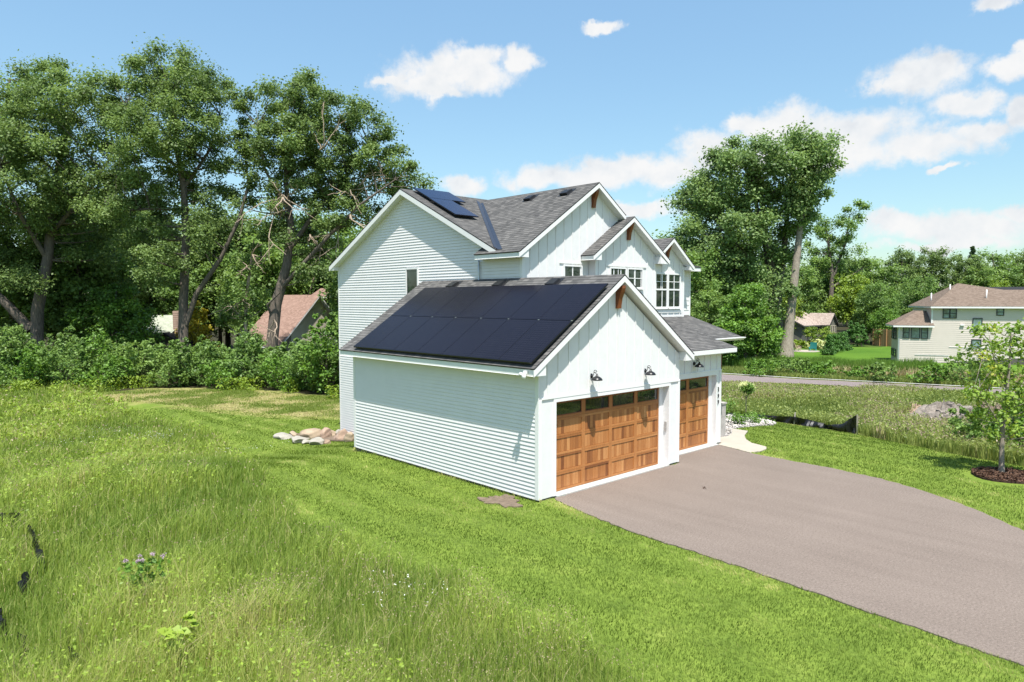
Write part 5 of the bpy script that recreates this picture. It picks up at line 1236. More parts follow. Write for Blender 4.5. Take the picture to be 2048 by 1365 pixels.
# ------------------------------------------------------------------ bushes along the back of the lawn
BG = "bushes along the back of the left lawn"
def bush(name, label, c, w, h, mat, seed, n, size=0.14, group=BG, cat="bush", rc=(0.28, 0.6), stems=7):
    r = np.random.default_rng(seed); z0 = hz(c[0], c[1]); root = empty(name, label, cat, (c[0], c[1], z0-0.05), group)
    bl = [((0, 0, h*0.42), (w*0.8, w*0.8, h*0.42))]+[((w*0.6*math.cos(a), w*0.6*math.sin(a), h*(0.25+0.45*r.random())), (w*0.5, w*0.5, h*0.28)) for a in np.arange(0, 6.2, 1.1)]
    C, R = clumps_in(bl, int(26+22*w), r, *rc); R = R*min(1.6, max(0.8, w/1.6))
    mb = MB(); grow(mb, [(0, 0, 0), (0.1, 0, 0.3), (-0.1, 0.05, 0.5)], [0.05, 0.05, 0.04], C, r, 0.03, 2, 4); mb.build("stem", MAT['bark'], root, True)
    # upright shoots at the top give the ragged outline
    T = C[np.argsort(C[:, 2])[-10:]]; S = np.vstack([T+np.stack([r.normal(0, 0.25, len(T)), r.normal(0, 0.25, len(T)), (0.15+0.12*h*r.random(len(T)))*(i+1)*0.6], 1) for i in range(3)])
    crown_obj("foliage", np.vstack([C, S]), np.concatenate([R, np.full(len(S), 0.16)]), n, size, MAT[mat], root, seed+1, 0.8, vbias=0.5)
    return root
front = [(-7.8, 50.0, 2.6, 2.6, 'leaf_bright'), (-5.4, 48.2, 2.0, 1.7, 'leaf_dark'), (-3.2, 49.0, 2.2, 2.7, 'leaf_bright'), (-1.2, 46.6, 1.9, 3.6, 'leaf_dark'), (0.6, 44.6, 1.7, 2.1, 'leaf_bright'), (2.5, 45.4, 1.9, 3.2, 'leaf_mid'),
         (4.3, 42.4, 1.6, 1.9, 'leaf_mid'), (5.9, 41.8, 1.8, 3.6, 'leaf_dark'), (7.0, 38.8, 1.5, 1.9, 'leaf_bright'), (8.7, 38.2, 1.8, 3.3, 'leaf_dark'), (9.6, 35.0, 1.6, 2.2, 'leaf_bright'), (10.8, 33.2, 1.8, 3.6, 'leaf_dark'), (11.0, 30.4, 1.9, 5.0, 'leaf_bright'), (11.6, 28.0, 1.8, 5.8, 'leaf_mid'), (12.4, 25.6, 1.6, 4.4, 'leaf_dark')]
fl_ = ["far left bush in the row, half out of the photo", "low dark bush near the left end of the row", "bright leafy bush by the meadow's far corner", "dark bush below the forked oak's roots", "bright leafy bush left of the pale green roof", "mid green bush below the pale green roof", "mid green bush left of the straight maple trunk", "dark bush at the foot of the straight maple trunk", "bright bush just right of the straight maple trunk", "dark bush below the golden shrub", "bright bush below the slim half dead tree", "dark bush at the foot of the leaning oak", "tall bright bush under the brown roof", "mid green bush right of the brown roof, near the house", "dark bush tucked against the corner of the white house"]
for i, ((x, y, w_, h_, m_), lb) in enumerate(zip(front, fl_)): bush("bush", lb, (x, y), w_, h_, m_, 400+i*3, int(5200*w_/1.8*h_/3.2), 0.17)
back = [(-6.0, 53.5, 2.8, 4.0), (-2.0, 52.0, 2.8, 4.2), (2.5, 50.5, 2.7, 3.0), (6.0, 47.0, 2.6, 2.7), (9.0, 43.8, 2.5, 2.9), (11.8, 40.5, 2.5, 2.7), (13.6, 36.5, 2.5, 3.2), (14.8, 32.0, 2.4, 4.8)]
bl_ = ["shaded bush at the left end of the second row", "shaded bush behind the meadow's far corner", "shaded bush under the forked oak", "shaded bush left of the straight maple", "shaded bush right of the straight maple", "shaded bush below the slim half dead tree, second row", "shaded bush below the brown roof, second row", "shaded bush by the white house's back corner, second row"]
for i, ((x, y, w_, h_), lb) in enumerate(zip(back, bl_)): bush("bush", lb, (x, y), w_, h_, 'leaf_dark', 470+i*3, 7600, 0.20, "shaded bushes behind the front row")
p = at(388, 640, 72); bush("golden_shrub", "golden yellow shrub behind the straight maple trunk", (p[0], p[1]), 1.9, 6.6, 'leaf_yel', 520, 6500, 0.20, None, "shrub")
for i, (x, y, hh_, ww, m2, lb) in enumerate(((-4.2, 50.2, 5.2, 1.2, 'leaf_mid', "slim sapling above the left end of the bushes"), (0.6, 47.4, 4.2, 1.2, 'leaf_bright', "slim sapling left of the pale green roof"), (9.2, 40.0, 4.6, 1.2, 'leaf_dark', "dark sapling left of the leaning oak's foot"), (13.2, 29.5, 8.0, 2.0, 'leaf_bright', "tall sapling against the corner of the white house"))):
    t = proto("sapling", lb, "tree", hh_, ww, m2, 34, int(3000*ww*hh_/6), 0.17, 540+i*2, 0.1, group="saplings among the bushes", rc=(0.35, 0.7)); t.location = (x, y, hz(x, y))
# low weeds along the bush line
P = np.array([(x-0.9*w_+1.8*w_*r.random(), y-w_*0.9-0.9*r.random()) for (x, y, w_, h_, m_) in front for _ in range(900)]); P = P[fbm(P[:, 0]*0.5, P[:, 1]*0.5, 33) > 0.47]
C3 = np.stack([P[:, 0], P[:, 1], H(P[:, 0], P[:, 1])+0.9*r.random(len(P))**1.6], 1)
leafpts("bush_edge_weeds", C3, 0.15, 0.4, 0.3+0.6*r.random(len(P)), MAT['leaf_lime'], "low light green weeds along the foot of the bushes", "weeds", 'stuff')

# small trees and plants
def plant_tree(name, label, pos, pxs, D, nc, nl, size, mat, seed, trunk_r, cat="tree", rc=(0.3, 0.6), bark='bark', trunkpx=None, limbs=[], group=None, vbias=0.5, depth=0.8, thick=0.03):
    return big_tree(name, label, D, trunkpx, limbs, pxs, nc, nl, size, MAT[mat], MAT[bark], seed, group, cat, rc, depth, None, 0.8, pos, vbias, thick)
d0 = float((np.array([12.0, -7.33, 0])-CAM)@FF)
plant_tree("young_maple_tree", "young maple with a slim trunk in a ring of dark mulch, at the right edge", (12.0, -7.33), [(1985, 720, 46, 50), (2030, 760, 60, 60), (1960, 790, 40, 40), (2000, 850, 50, 30), (2050, 840, 50, 40), (2000, 680, 26, 36), (2046, 690, 34, 40), (1950, 830, 20, 12), (1975, 660, 10, 22)], d0, 60, 4000, 0.11, 'leaf_young', 601, 0.07,
           trunkpx=[(2003, 950, 0.075, 0), (2004, 880, 0.062, 0), (2012, 800, 0.05, 0), (2020, 720, 0.03, 0), (2022, 660, 0.015, 0)], rc=(0.22, 0.42), limbs=[[(2006, 860, 0.03, 0), (1975, 810, 0.022, -0.2), (1950, 770, 0.01, -0.3)], [(2010, 820, 0.03, 0), (2045, 770, 0.02, 0.2), (2070, 720, 0.01, 0.3)], [(2014, 780, 0.025, 0), (1990, 730, 0.018, 0.3), (1978, 670, 0.008, 0.4)]], bark='barkpale', thick=0.02)
ml = [(11.35+0.98*math.cos(a)*(1+0.06*math.sin(3*a)), -7.4+0.86*math.sin(a)) for a in np.arange(0, 6.28, 0.3)]
ml = [(x+0.45, y-0.1) for x, y in ml]
m_ = sheet("mulch_ring", ml, MAT['mulch'], dz=0.05, thick=0.05, kind='stuff'); tag(m_, "ring of dark brown mulch round the young maple", "mulch")
mchip = leaf_mat('mulch_chips', (0.025, 0.012, 0.008), (0.10, 0.055, 0.035), 0.0, 0.1)
P = inpoly_pts(ml, 2600, r); leafpts("mulch_chips", np.stack([P[:, 0], P[:, 1], H(P[:, 0], P[:, 1])+0.06+0.03*r.random(len(P))], 1), 0.07, 0.8, r.random(len(P)), mchip, "loose dark wood chips on the mulch ring", "mulch", 'stuff')
bush("bush", "dense green bush at the right edge behind the young maple", (16.6, -7.2), 1.3, 1.9, 'leaf_bright', 610, 5200, 0.12, None)
bush("bush", "dense low bush left of the one behind the young maple", (17.6, -5.4), 0.9, 1.2, 'leaf_mid', 613, 2600, 0.12, None)
# hydrangea on a stem, shrubs in the gravel
hb = empty("hydrangea_tree", "small hydrangea on a thin stem with pale lime flower heads, in the gravel bed", "plant", (18.3, 4.2, hz(18.3, 4.2)))
mb = MB(); mb.tube([(0, 0, 0), (0.01, 0, 0.5), (0, 0.01, 1.0)], [0.022, 0.02, 0.02], 7); [mb.tube(bez((0, 0, 0.95), (0.28*math.cos(a), 0.28*math.sin(a), 1.35), (0, 0, -0.03)), np.linspace(0.012, 0.005, 5), 5) for a in np.arange(0, 6, 0.9)]
mb.build("stem", MAT['barkpale'], hb, True)
cc = np.array([(0.32*math.cos(a)*q, 0.32*math.sin(a)*q, 1.25+z) for a, q, z in zip(r.random(22)*6.28, r.random(22)**0.5, r.random(22)*0.35)]); crown_obj("foliage", cc, np.full(22, 0.17), 1500, 0.09, MAT['leaf_bright'], hb, 620)
for i in range(7):
    a = i*0.9; c = np.array([(0.24*math.cos(a)*(i > 0), 0.24*math.sin(a)*(i > 0), 1.66-0.10*(i > 0)+0.05*r.random())]); crown_obj("flower_head", c, np.array([0.15]), 150, 0.06, MAT['flower_cream'], hb, 630+i)
for (x, y, w_, h_, lb, sd) in ((14.2, 2.3, 0.22, 0.38, "little green shrub in the front of the gravel bed, nearer the walk", 641), (15.6, 2.3, 0.20, 0.33, "little green shrub in the gravel bed, below the hydrangea", 644), (13.9, 2.95, 0.30, 1.0, "upright green shrub in the gravel bed beside the stone pier", 647)):
    bush("shrub", lb, (x, y), w_, h_, 'leaf_bright', sd, 900, 0.06, "shrubs planted in the gravel bed", "shrub", (0.08, 0.14))
# flowering weed and broad leaved weed in the near meadow
fw2 = empty("milkweed_plant", "leafy milkweed with mauve flower heads standing in the near meadow", "plant", (-9.22, 0.02, hz(-9.22, 0.02)))
mb = MB(); tips = []
for i in range(6):
    t = np.array([r.normal(0, 0.14), r.normal(0, 0.14), 0.75+0.2*r.random()]); tips.append(t); mb.tube(bez((0, 0, 0), t, (0, 0, 0.1)), np.linspace(0.009, 0.005, 5), 5)
mb.build("stem", MAT['leaf_bright'], fw2, True)
cl_ = np.array([t*q for t in tips for q in (0.5, 0.65, 0.8, 0.92)]); crown_obj("foliage", cl_, np.full(len(cl_), 0.09), 150, 0.10, MAT['leaf_bright'], fw2, 661)
for i, t in enumerate(tips): crown_obj("flower_head", np.array([t+np.array([0, 0, 0.02])]), np.array([0.05]), 60, 0.022, MAT['flower_purple'], fw2, 662+i)
bw = empty("broadleaf_plant", "pale lime broad leaved plant at the bottom edge of the near meadow", "plant", (-9.38, -2.35, hz(-9.38, -2.35)))
mb = MB(); mb.tube(bez((0, 0, 0), (0.02, 0.03, 0.62), (0.02, 0, 0)), np.linspace(0.01, 0.006, 5), 6); mb.build("stem", MAT['leaf_bright'], bw, True)
C4 = np.array([(0.16*math.cos(a), 0.16*math.sin(a), z) for a, z in zip(np.arange(0, 14, 1.1), np.linspace(0.3, 0.68, 13))]); crown_obj("foliage", C4, np.full(13, 0.05), 60, 0.15, MAT['leaf_lime'], bw, 671, up=1.0, vbias=0.9)

# ------------------------------------------------------------------ boulders beside the garage corner
def boulder(label, c, sx, sy, sz, mat, seed):
    bm = bmesh.new(); bmesh.ops.create_icosphere(bm, subdivisions=4, radius=1.0); q = np.random.default_rng(seed)
    pl = [(q.normal(0, 1, 3), 0.55+0.32*q.random()) for _ in range(14)]; ph = q.random(6)*6
    for v in bm.verts:
        p = np.array(v.co)
        for n_, d in pl:
            u = n_/np.linalg.norm(n_); s = p@u
            if s > d: p = p-u*(s-d)*0.93
        p = p*(1+0.05*math.sin(5*p[0]+ph[0])*math.sin(4*p[1]+ph[1])+0.03*math.sin(9*p[2]+ph[2]+4*p[0])); v.co = p*np.array([sx, sy, sz])
    me = bpy.data.meshes.new("boulder"); bm.to_mesh(me); bm.free(); me.materials.append(MAT[mat])
    o = link(bpy.data.objects.new("boulder", me)); o.location = (c[0], c[1], hz(c[0], c[1])+sz*0.30); o.rotation_euler = (0, 0, q.random()*6)
    return tag(o, label, "boulder", "boulders at the back corner of the garage")
for i, (px, py, w_, h_, mt, lb) in enumerate([
    (566, 873, 26, 8, 'rockB', "flat pale boulder at the left end of the rock pile"), (588, 868, 12, 7, 'rockA', "small tan boulder behind the flat pale one"), (598, 881, 24, 9, 'rockB', "low pale boulder at the front left of the rock pile"), (621, 872, 26, 15, 'rockA', "big tan boulder in the middle of the rock pile"),
    (634, 885, 20, 10, 'rockB', "pale grey boulder at the front of the rock pile, beside the dark gap"), (650, 871, 17, 13, 'rockC', "pinkish boulder right of the big tan one"), (665, 868, 13, 8, 'rockA', "small tan boulder at the back of the rock pile"), (685, 876, 24, 16, 'rockC', "large rounded pinkish boulder against the house wall"), (700, 880, 16, 13, 'rockA', "tan boulder nearest the garage corner"), (656, 884, 9, 7, 'rockC', "small pinkish boulder in the dark gap"), (612, 884, 14, 6, 'rockB', "small flat pale boulder at the front"), (676, 866, 12, 8, 'rockB', "pale boulder behind the large pinkish one")]):
    p = gpt(px, py+4); D = float((p-CAM)@FF); k_ = D/F_PX; boulder(lb, p, w_*k_*1.0, w_*k_*0.85, h_*k_*1.15, mt, 700+i)
dg = [(1.2, 17.6), (2.0, 15.4), (2.6, 13.4), (3.15, 12.6), (3.15, 15.9), (2.6, 17.4)]
d_ = sheet("dirt_bed", dg, MAT['dirt'], dz=0.03, thick=0.05, kind='stuff'); tag(d_, "dark soil under the boulders", "dirt")

# ------------------------------------------------------------------ silt fences
def ribbon(mb, base, hts, r_, wav=0.06, sub=10, thick=0.004, lean=(0, 0)):
    """a hanging sheet of fabric along base points, sagging between stakes"""
    pts = []; hh = []
    for i in range(len(base)-1):
        for s in range(sub):
            t = s/sub; pts.append(np.array(base[i])+(np.array(base[i+1])-np.array(base[i]))*t); hh.append(hts[i]+(hts[i+1]-hts[i])*t)
    pts.append(np.array(base[-1])); hh.append(hts[-1]); n = len(pts); ph = np.cumsum(r_.normal(0, 0.9, n))
    rows = 7; G = []
    for i, (p, h) in enumerate(zip(pts, hh)):
        t = pts[min(i+1, n-1)]-pts[max(i-1, 0)]; t = t/(np.linalg.norm(t)+1e-9); nr = np.array([-t[1], t[0]]); z = hz(p[0], p[1])
        G.append([(p[0]+nr[0]*wav*math.sin(ph[i]+j*0.5)*(1-0.3*j/rows)+lean[0]*j/rows, p[1]+nr[1]*wav*math.sin(ph[i]+j*0.5)+lean[1]*j/rows, z+0.0+h*j/(rows-1)) for j in range(rows)])
    for i in range(n-1):
        for j in range(rows-1): mb.face([G[i][j], G[i+1][j], G[i+1][j+1], G[i][j+1]])
sf = empty("silt_fence", "black fabric silt fence sagging from a pale stake along the right lawn edge", "fence", (18.0, 1.7, -0.5))
mb = MB(); q = np.random.default_rng(5)
ribbon(mb, [(18.9, 5.6), (18.75, 4.6), (18.5, 3.3), (18.2, 2.2), (18.07, 1.7), (17.95, 1.0), (17.83, 0.1), (17.6, -0.55), (17.38, -1.2)], [0.10, 0.16, 0.26, 0.32, 0.38, 0.30, 0.22, 0.34, 0.80], q, 0.11)
o = mb.build("fabric", MAT['silt'], sf, True); o.location = (-18.0, -1.7, 0.5)
for (x, y, h_, m2) in ((18.02, 1.72, 0.55, 'post'), (17.36, -1.25, 0.82, 'post'), (18.95, 5.7, 0.6, 'post')):
    mb = MB(); z = hz(x, y); mb.obox((x-0.02-18, y-0.02-1.7, z-0.2+0.5), (0.045, 0, 0), (0, 0.045, 0), (0.10 if m2 == 'post' and y > 0 else -0.05, 0.0, h_+0.2)); mb.build("stake", MAT['concrete'], sf)
sl_ = empty("silt_fence", "fallen black silt fabric half buried in the grass at the left edge", "fence", (-10.3, 3.0, 0.0))
for bs, hs, wv_ in (([(-10.55, 6.9), (-10.30, 6.5), (-10.0, 6.15)], [0.34, 0.36, 0.34], 0.05), ([(-9.98, 5.3), (-9.98, 4.7), (-10.05, 4.0), (-10.10, 3.4), (-10.12, 3.0)], [0.30, 0.42, 0.42, 0.42, 0.30], 0.07),
                    ([(-10.40, 2.55), (-10.47, 2.3), (-10.60, 2.05)], [0.30, 0.38, 0.30], 0.05), ([(-11.0, 1.1), (-11.05, 0.7), (-11.02, 0.4)], [0.34, 0.36, 0.30], 0.06), ([(-10.9, -0.15), (-10.85, -0.35)], [0.3, 0.28], 0.04), ([(-10.5, -1.2), (-10.40, -1.5)], [0.30, 0.26], 0.04)):
    mb = MB(); ribbon(mb, bs, hs, q, wv_); o = mb.build("fabric", MAT['silt'], sl_, True); o.location = (10.3, -3.0, 0.0)

# ------------------------------------------------------------------ rubble heap in the field
rb = empty("rubble_pile", "heap of grey rubble and clay in the weedy field, behind the young maple", "rubble", (28.5, -2.2, hz(28.5, -2.2)))
def mound(name, cx, cy, rx, ry, h, mat, seed):
    q = np.random.default_rng(seed); mb = MB(); n, m2 = 26, 9; G = []
    for j in range(m2):
        t = j/(m2-1); G.append([(cx+rx*t*math.cos(a)*(1+0.16*math.sin(3*a+seed)), cy+ry*t*math.sin(a)*(1+0.14*math.cos(2*a+seed)), h*(1-t**1.3)*(1+0.10*q.normal(0, 1.7)*(t > 0.05))-0.15*t) for a in np.linspace(0, 2*math.pi, n, endpoint=False)])
    for j in range(m2-1):
        for i in range(n): mb.face([G[j][i], G[j][(i+1) % n], G[j+1][(i+1) % n], G[j+1][i]])
    return mb.build(name, MAT[mat], rb)
mound("grey_heap", 0.0, 0.9, 1.7, 1.9, 1.0, 'rubble', 3); mound("earth_heap", 1.0, -1.2, 1.6, 2.4, 1.0, 'dirt', 5); mound("earth_heap", 1.6, -3.2, 1.5, 1.6, 0.75, 'dirt', 15); mound("clay_heap", -0.9, -2.4, 0.9, 1.2, 0.5, 'clay', 8); mound("earth_heap", 1.0, 2.4, 0.9, 1.0, 0.65, 'rockC', 12)
q = np.random.default_rng(8); mb = MB()
for i in range(140):
    a = q.random()*6.28; d = q.random()**0.6; s = 0.08+0.22*q.random()**2; x, y = 1.9*d*math.cos(a), 2.6*d*math.sin(a); mb.obox((x, y, 1.0*(1-d)+0.0), (s*1.4, s*q.normal(0, 0.5), s*0.2), (s*q.normal(0, 0.5), s, 0), (0, 0, s*0.7))
o = mb.build("broken_stone", MAT['rubble'], rb); o['kind'] = 'stuff'

# ------------------------------------------------------------------ neighbouring houses
def lapwall(mb, a, b, z0, top, m=0, ex=0.2, lip=0.015, t=0.15):
    """lap-sided wall from plan point a to b; top is a list of (distance along, z)"""
    a, b = np.array(a, float), np.array(b, float); L_ = np.linalg.norm(b-a); u = (b-a)/L_; nrm = np.array([u[1], -u[0]])
    poly = [(0, z0), (L_, z0)]+[(s*L_, z) for s, z in top[::-1]]
    P = lambda s, z, o: (a[0]+u[0]*s+nrm[0]*o, a[1]+u[1]*s+nrm[1]*o, z)
    courses(mb, poly, P, ex, lip, m); mb.prism([P(s, z, 0) for s, z in poly], (-nrm[0]*t, -nrm[1]*t, 0), m)
    return P
class Frame:
    """camera-free local frame of a neighbour: origin on the ground, x along its front"""
    def __init__(s, o, ang): s.o = np.array(o, float); s.c, s.s = math.cos(ang), math.sin(ang); s.ang = ang
def nhouse(name, label, o, ang, group="neighbouring houses"): return empty(name, label, "house", tuple(o), group, ang)
def roofpoly(mb, pts, m=0, th=0.16):
    """sloping roof slab with shingle courses from a 3D polygon whose first edge is the eave"""
    P_ = [np.array(p, float) for p in pts]; U = P_[1]-P_[0]; U /= np.linalg.norm(U); n = np.cross(P_[1]-P_[0], P_[-1]-P_[0]); n /= np.linalg.norm(n)
    if n[2] < 0: n = -n
    V_ = np.cross(n, U); V_ = V_ if V_[2] > 0 else -V_
    poly = [((p-P_[0])@U, (p-P_[0])@V_) for p in P_]
    courses(mb, poly, lambda u, v, o: tuple(P_[0]+U*u+V_*v+n*o), 0.16, 0.01, m)
    mb.prism([p-n*0.02 for p in P_], (0, 0, -th), 1)
# the beige house: its front lies square to the line of sight
D0 = 72.0; ox = (1797-CX)/F_PX*D0
bo = CAM+FF*D0+RR*ox; bo = np.array([bo[0], bo[1], -1.38]); ang = math.atan2(RR[1], RR[0])
BA = math.radians(20)
bh = nhouse("beige_house", "beige lap-sided house with a brown hip roof and dark window frames", bo, ang-BA)
k_ = 70.4/F_PX; zz = lambda py: CAM[2]-(py-600.5)*k_-bo[2]
def xx(px):
    t = (px-CX)/F_PX; return (t*D0-ox)/(math.cos(BA)+t*math.sin(BA))
mb = MB(); P = lapwall(mb, (0, 0), (16, 0), 0.0, [(0, zz(650)), (xx(1862)/16, zz(650)), (xx(1862)/16+0.0005, zz(614)), (1, zz(614))]); mb.build("front_wall", MAT['beige'], bh)
mb = MB(); lapwall(mb, (0, 4.2), (0, 0.0), 0.0, [(0, zz(650)), (1, zz(650))]); lapwall(mb, (xx(1862), 10), (xx(1862), 0.02), zz(652), [(0, zz(614)), (1, zz(614))]); mb.build("side_wall", MAT['beige'], bh)
mb = MB(); e1 = zz(612.5); x0, x1 = xx(1857), 18.0
pk = (xx(1940), 5.6, zz(571)+0.35); zl = e1+(pk[2]-e1)*4.2/6.1; xl = xx(1996)
roofpoly(mb, [(x0, -0.5, e1), (x1, -0.5, e1), (x1, 3.7, zl), (pk[0]+(x1-pk[0])*0.32, 3.7, zl), pk]); roofpoly(mb, [(x0, 11.5, e1), (x0, -0.5, e1), pk])
mb.build("roof", [MAT['roofbrown'], MAT['trim']], bh)
mb = MB(); roofpoly(mb, [(x1, 11.5, e1), (x0, 11.5, e1), pk], 0, 0.03); roofpoly(mb, [(x1, 9.0, e1-0.4), (xl, 9.0, e1-0.4), (xl, 3.72, zl-0.03), (x1, 3.72, zl-0.03)], 0, 0.03); mb.build("back_roof", [MAT['roofbrown'], MAT['roofbrown']], bh)
zb = lambda py: CAM[2]-(py-600.5)*(82/F_PX)-bo[2]
mb = MB(); e2 = zz(651); w0, w1 = xx(1784), xx(1866)
roofpoly(mb, [(w0, -0.5, e2), (w1, -0.5, e2), (w1-0.2, 2.6, zz(622)), (xx(1842), 2.6, zz(622))]); roofpoly(mb, [(w0, 4.6, e2), (w0, -0.5, e2), (xx(1842), 2.6, zz(622)), (xx(1842), 4.6, zz(622))])
mb.build("wing_roof", [MAT['roofbrown'], MAT['trim']], bh)
mb = MB(); roofpoly(mb, [(xx(1950), 11.7, zb(592)), (20, 11.7, zb(592)), (20, 15, zb(574)), (xx(1966), 15, zb(574))]); mb.build("black_roof", [MAT['roofdark'], MAT['roofdark']], bh)
def nwin(parent, P, a, b, z0, z1, frame, rail=True, mull=False, pane='glasspale'):
    fr = window(P, a, b, z0, z1, MAT[frame], MAT[pane], rail=(z0+z1)/2 if rail else None, fw=0.065, sill=False, parent=parent, proud=0.07)
    if mull:
        m2 = MB(); m2.box((a+b)/2-0.06, (a+b)/2+0.06, -0.072, -0.02, z0, z1); m2.build("mullion", MAT[frame], fr)
PW = lambda u, v, o: (u, -o-0.016, v)
for (a, b, c, d, rl, mu) in ((1885, 1910, 635, 617.5, True, True), (1992, 2004, 629, 617.5, True, False), (1945, 1961.5, 658.5, 636.5, False, False), (1944, 1961, 691, 678.5, False, False), (1806.5, 1817, 676, 655.5, True, False), (1822.5, 1838, 676.5, 655.5, False, False), (1843, 1854, 676.5, 655.5, True, False)):
    nwin(bh, PW, xx(a), xx(b), zz(c), zz(d), 'paint_frame_dark', rl, mu)
SW = lambda u, v, o: (-o-0.016, u, v)
for (a, b, c, d) in ((1.2, 2.6, zz(680), zz(656)), (2.9, 3.8, zz(680), zz(656)), (1.2, 2.6, zz(716), zz(703)), (2.9, 3.8, zz(716), zz(703))): nwin(bh, SW, a, b, c, d, 'paint_frame_dark', True)
mb = MB(); mb.box(xx(1862)-0.06, xx(1862)+0.08, -0.04, -0.017, zz(650), zz(614)); mb.build("corner_board", MAT['trim'], bh); mb = MB(); mb.box(-0.05, 0.1, -0.04, -0.017, 0, zz(651)); mb.build("corner_board", MAT['galv'], bh)
for (px, py, h_) in ((1916, 576, 0.5), (1877, 592, 0.4), (1979, 588, 0.5)):
    mb = MB(); mb.tube([(xx(px), 4.0 if px < 1950 else 1.6, zz(py)-0.8), (xx(px), 4.0 if px < 1950 else 1.6, zz(py)+h_*0.9)], 0.06, 8); mb.build("vent_pipe", MAT['trim'], bh)
mb = MB()
for a, b, y_ in ((1830, 1898, 711), (1898, 1985, 694)): mb.box(xx(a), xx(b), -0.05, -0.018, zz(y_), zz(y_)+0.035)
mb.build("ledge", MAT['trim'], bh)
mb = MB(); mb.box(xx(1919), xx(1927), -0.16, -0.018, zz(650.5), zz(648)); mb.build("vent_hood", MAT['trim'], bh)
mb = MB(); mb.prism([(xx(1850), -0.03, 0.0), (16, -0.03, 0.0), (16, -0.03, 1.2), (xx(1985), -0.03, 0.62)], (0, 0.014, 0)); mb.build("foundation", MAT['found'], bh)

# the grey house with the brick chimney
go = at(1604, 680, 104); go = np.array([go[0], go[1], hz(go[0], go[1])]); a2 = ang+math.radians(40)
gh = nhouse("grey_house", "small grey house with a tan roof and brick chimney beyond the pale cottonwood", go, a2)
kk = 104/F_PX; gz0 = go[2]; hz_ = lambda py: CAM[2]-(py-600.5)*kk-gz0
ev, rg_ = hz_(648), hz_(623.5)
# local x along the ridge (to the right and away), local y to the back; front wall on y = 0, gable on x = 0
mb = MB(); lapwall(mb, (0, 7.4), (0, 0), 0, [(0, ev), (0.5, rg_-0.15), (1, ev)], 0, 0.18); mb.build("gable_wall", MAT['greyhouse'], gh)
mb = MB(); P = lapwall(mb, (0, 0), (7.0, 0), 0, [(0, ev), (1, ev)], 0, 0.18); mb.build("front_wall", MAT['darkgrey'], gh)
mb = MB(); roofpoly(mb, [(-0.4, -0.5, ev-0.2), (7.2, -0.5, ev-0.2), (7.2, 3.7, rg_), (-0.4, 3.7, rg_)]); roofpoly(mb, [(7.2, 7.9, ev-0.2), (-0.4, 7.9, ev-0.2), (-0.4, 3.7, rg_), (7.2, 3.7, rg_)])
mb.build("roof", [MAT['rooftan'], MAT['darkgrey']], gh)
mb = MB(); mb.box(4.9, 7.4, -1.6, -0.05, 0, ev-0.1); mb.prism([(4.9, -1.6, ev-0.1), (7.4, -1.6, ev-0.1), (6.15, -1.6, ev+1.3)], (0, 1.5, 0)); mb.build("bay", MAT['greyhouse'], gh)
mb = MB(); roofpoly(mb, [(4.6, -1.9, ev-0.2), (4.6, 2.0, ev-0.2), (6.15, 2.0, ev+1.6), (6.15, -1.9, ev+1.6)]); roofpoly(mb, [(7.7, 2.0, ev-0.2), (7.7, -1.9, ev-0.2), (6.15, -1.9, ev+1.6), (6.15, 2.0, ev+1.6)]); mb.build("bay_roof", [MAT['rooftan'], MAT['darkgrey']], gh)
PB = lambda u, v, o: (u, -1.6-o-0.002, v)
for i in range(4): nwin(gh, PB, 5.08+i*0.56, 5.46+i*0.56, ev-2.0, ev-0.35, 'cream', False, False, 'glass')
PF = lambda u, v, o: (u, -o-0.016, v)
for a in (0.9, 3.6): nwin(gh, PF, a, a+0.9, ev-1.7, ev-0.5, 'cream', False, False, 'glass')
mb = MB(); mb.box(-0.75, -0.02, 4.2, 5.7, 0, rg_+0.9); mb.build("chimney", MAT['brick'], gh)
# the white shed and the low dark roof behind the porch
so_ = at(1475, 725, 70); so_ = np.array([so_[0], so_[1], hz(so_[0], so_[1])])
sh_ = empty("white_shed", "white lap-sided shed with a grey shingle roof, beyond the road behind the porch", "shed", tuple(so_), "neighbouring houses", ang)
k7 = 70/F_PX; ze_ = CAM[2]-(693-600.5)*k7-so_[2]
mb = MB(); lapwall(mb, (-5, 0), (0, 0), 0.15, [(0, ze_), (1, ze_)], 0, 0.13); lapwall(mb, (0, 0), (0, 5), 0.15, [(0, ze_), (1, ze_)], 0, 0.13); mb.build("wall", MAT['siding'], sh_)
mb = MB(); roofpoly(mb, [(-5.4, -0.45, ze_), (0.45, -0.45, ze_), (-1.9, 2.5, ze_+1.3), (-5.4, 2.5, ze_+1.3)]); roofpoly(mb, [(0.45, -0.45, ze_), (0.45, 5.4, ze_), (-1.9, 2.5, ze_+1.3)]); mb.build("roof", [MAT['rooftan'], MAT['trim']], sh_)
mb = MB(); mb.box(-5, 0.05, -0.05, 0, 0, 0.15); mb.build("foundation", MAT['concrete'], sh_)
do = at(1425, 690, 84); do = np.array([do[0], do[1], hz(do[0], do[1])])
dh = nhouse("dark_house", "dark house mostly hidden by trees behind the porch roof", do, ang+0.5)
mb = MB(); lapwall(mb, (-6, 0), (0, 0), 0, [(0, 2.6), (0.5, 4.6), (1, 2.6)], 0, 0.2); mb.build("wall", MAT['darkgrey'], dh)
mb = MB(); roofpoly(mb, [(0.5, -0.5, 2.4), (0.5, 6, 2.4), (-3, 6, 4.75), (-3, -0.5, 4.75)]); roofpoly(mb, [(-6.5, 6, 2.4), (-6.5, -0.5, 2.4), (-3, -0.5, 4.75), (-3, 6, 4.75)]); mb.build("roof", [MAT['roofdark'], MAT['rooftan']], dh)
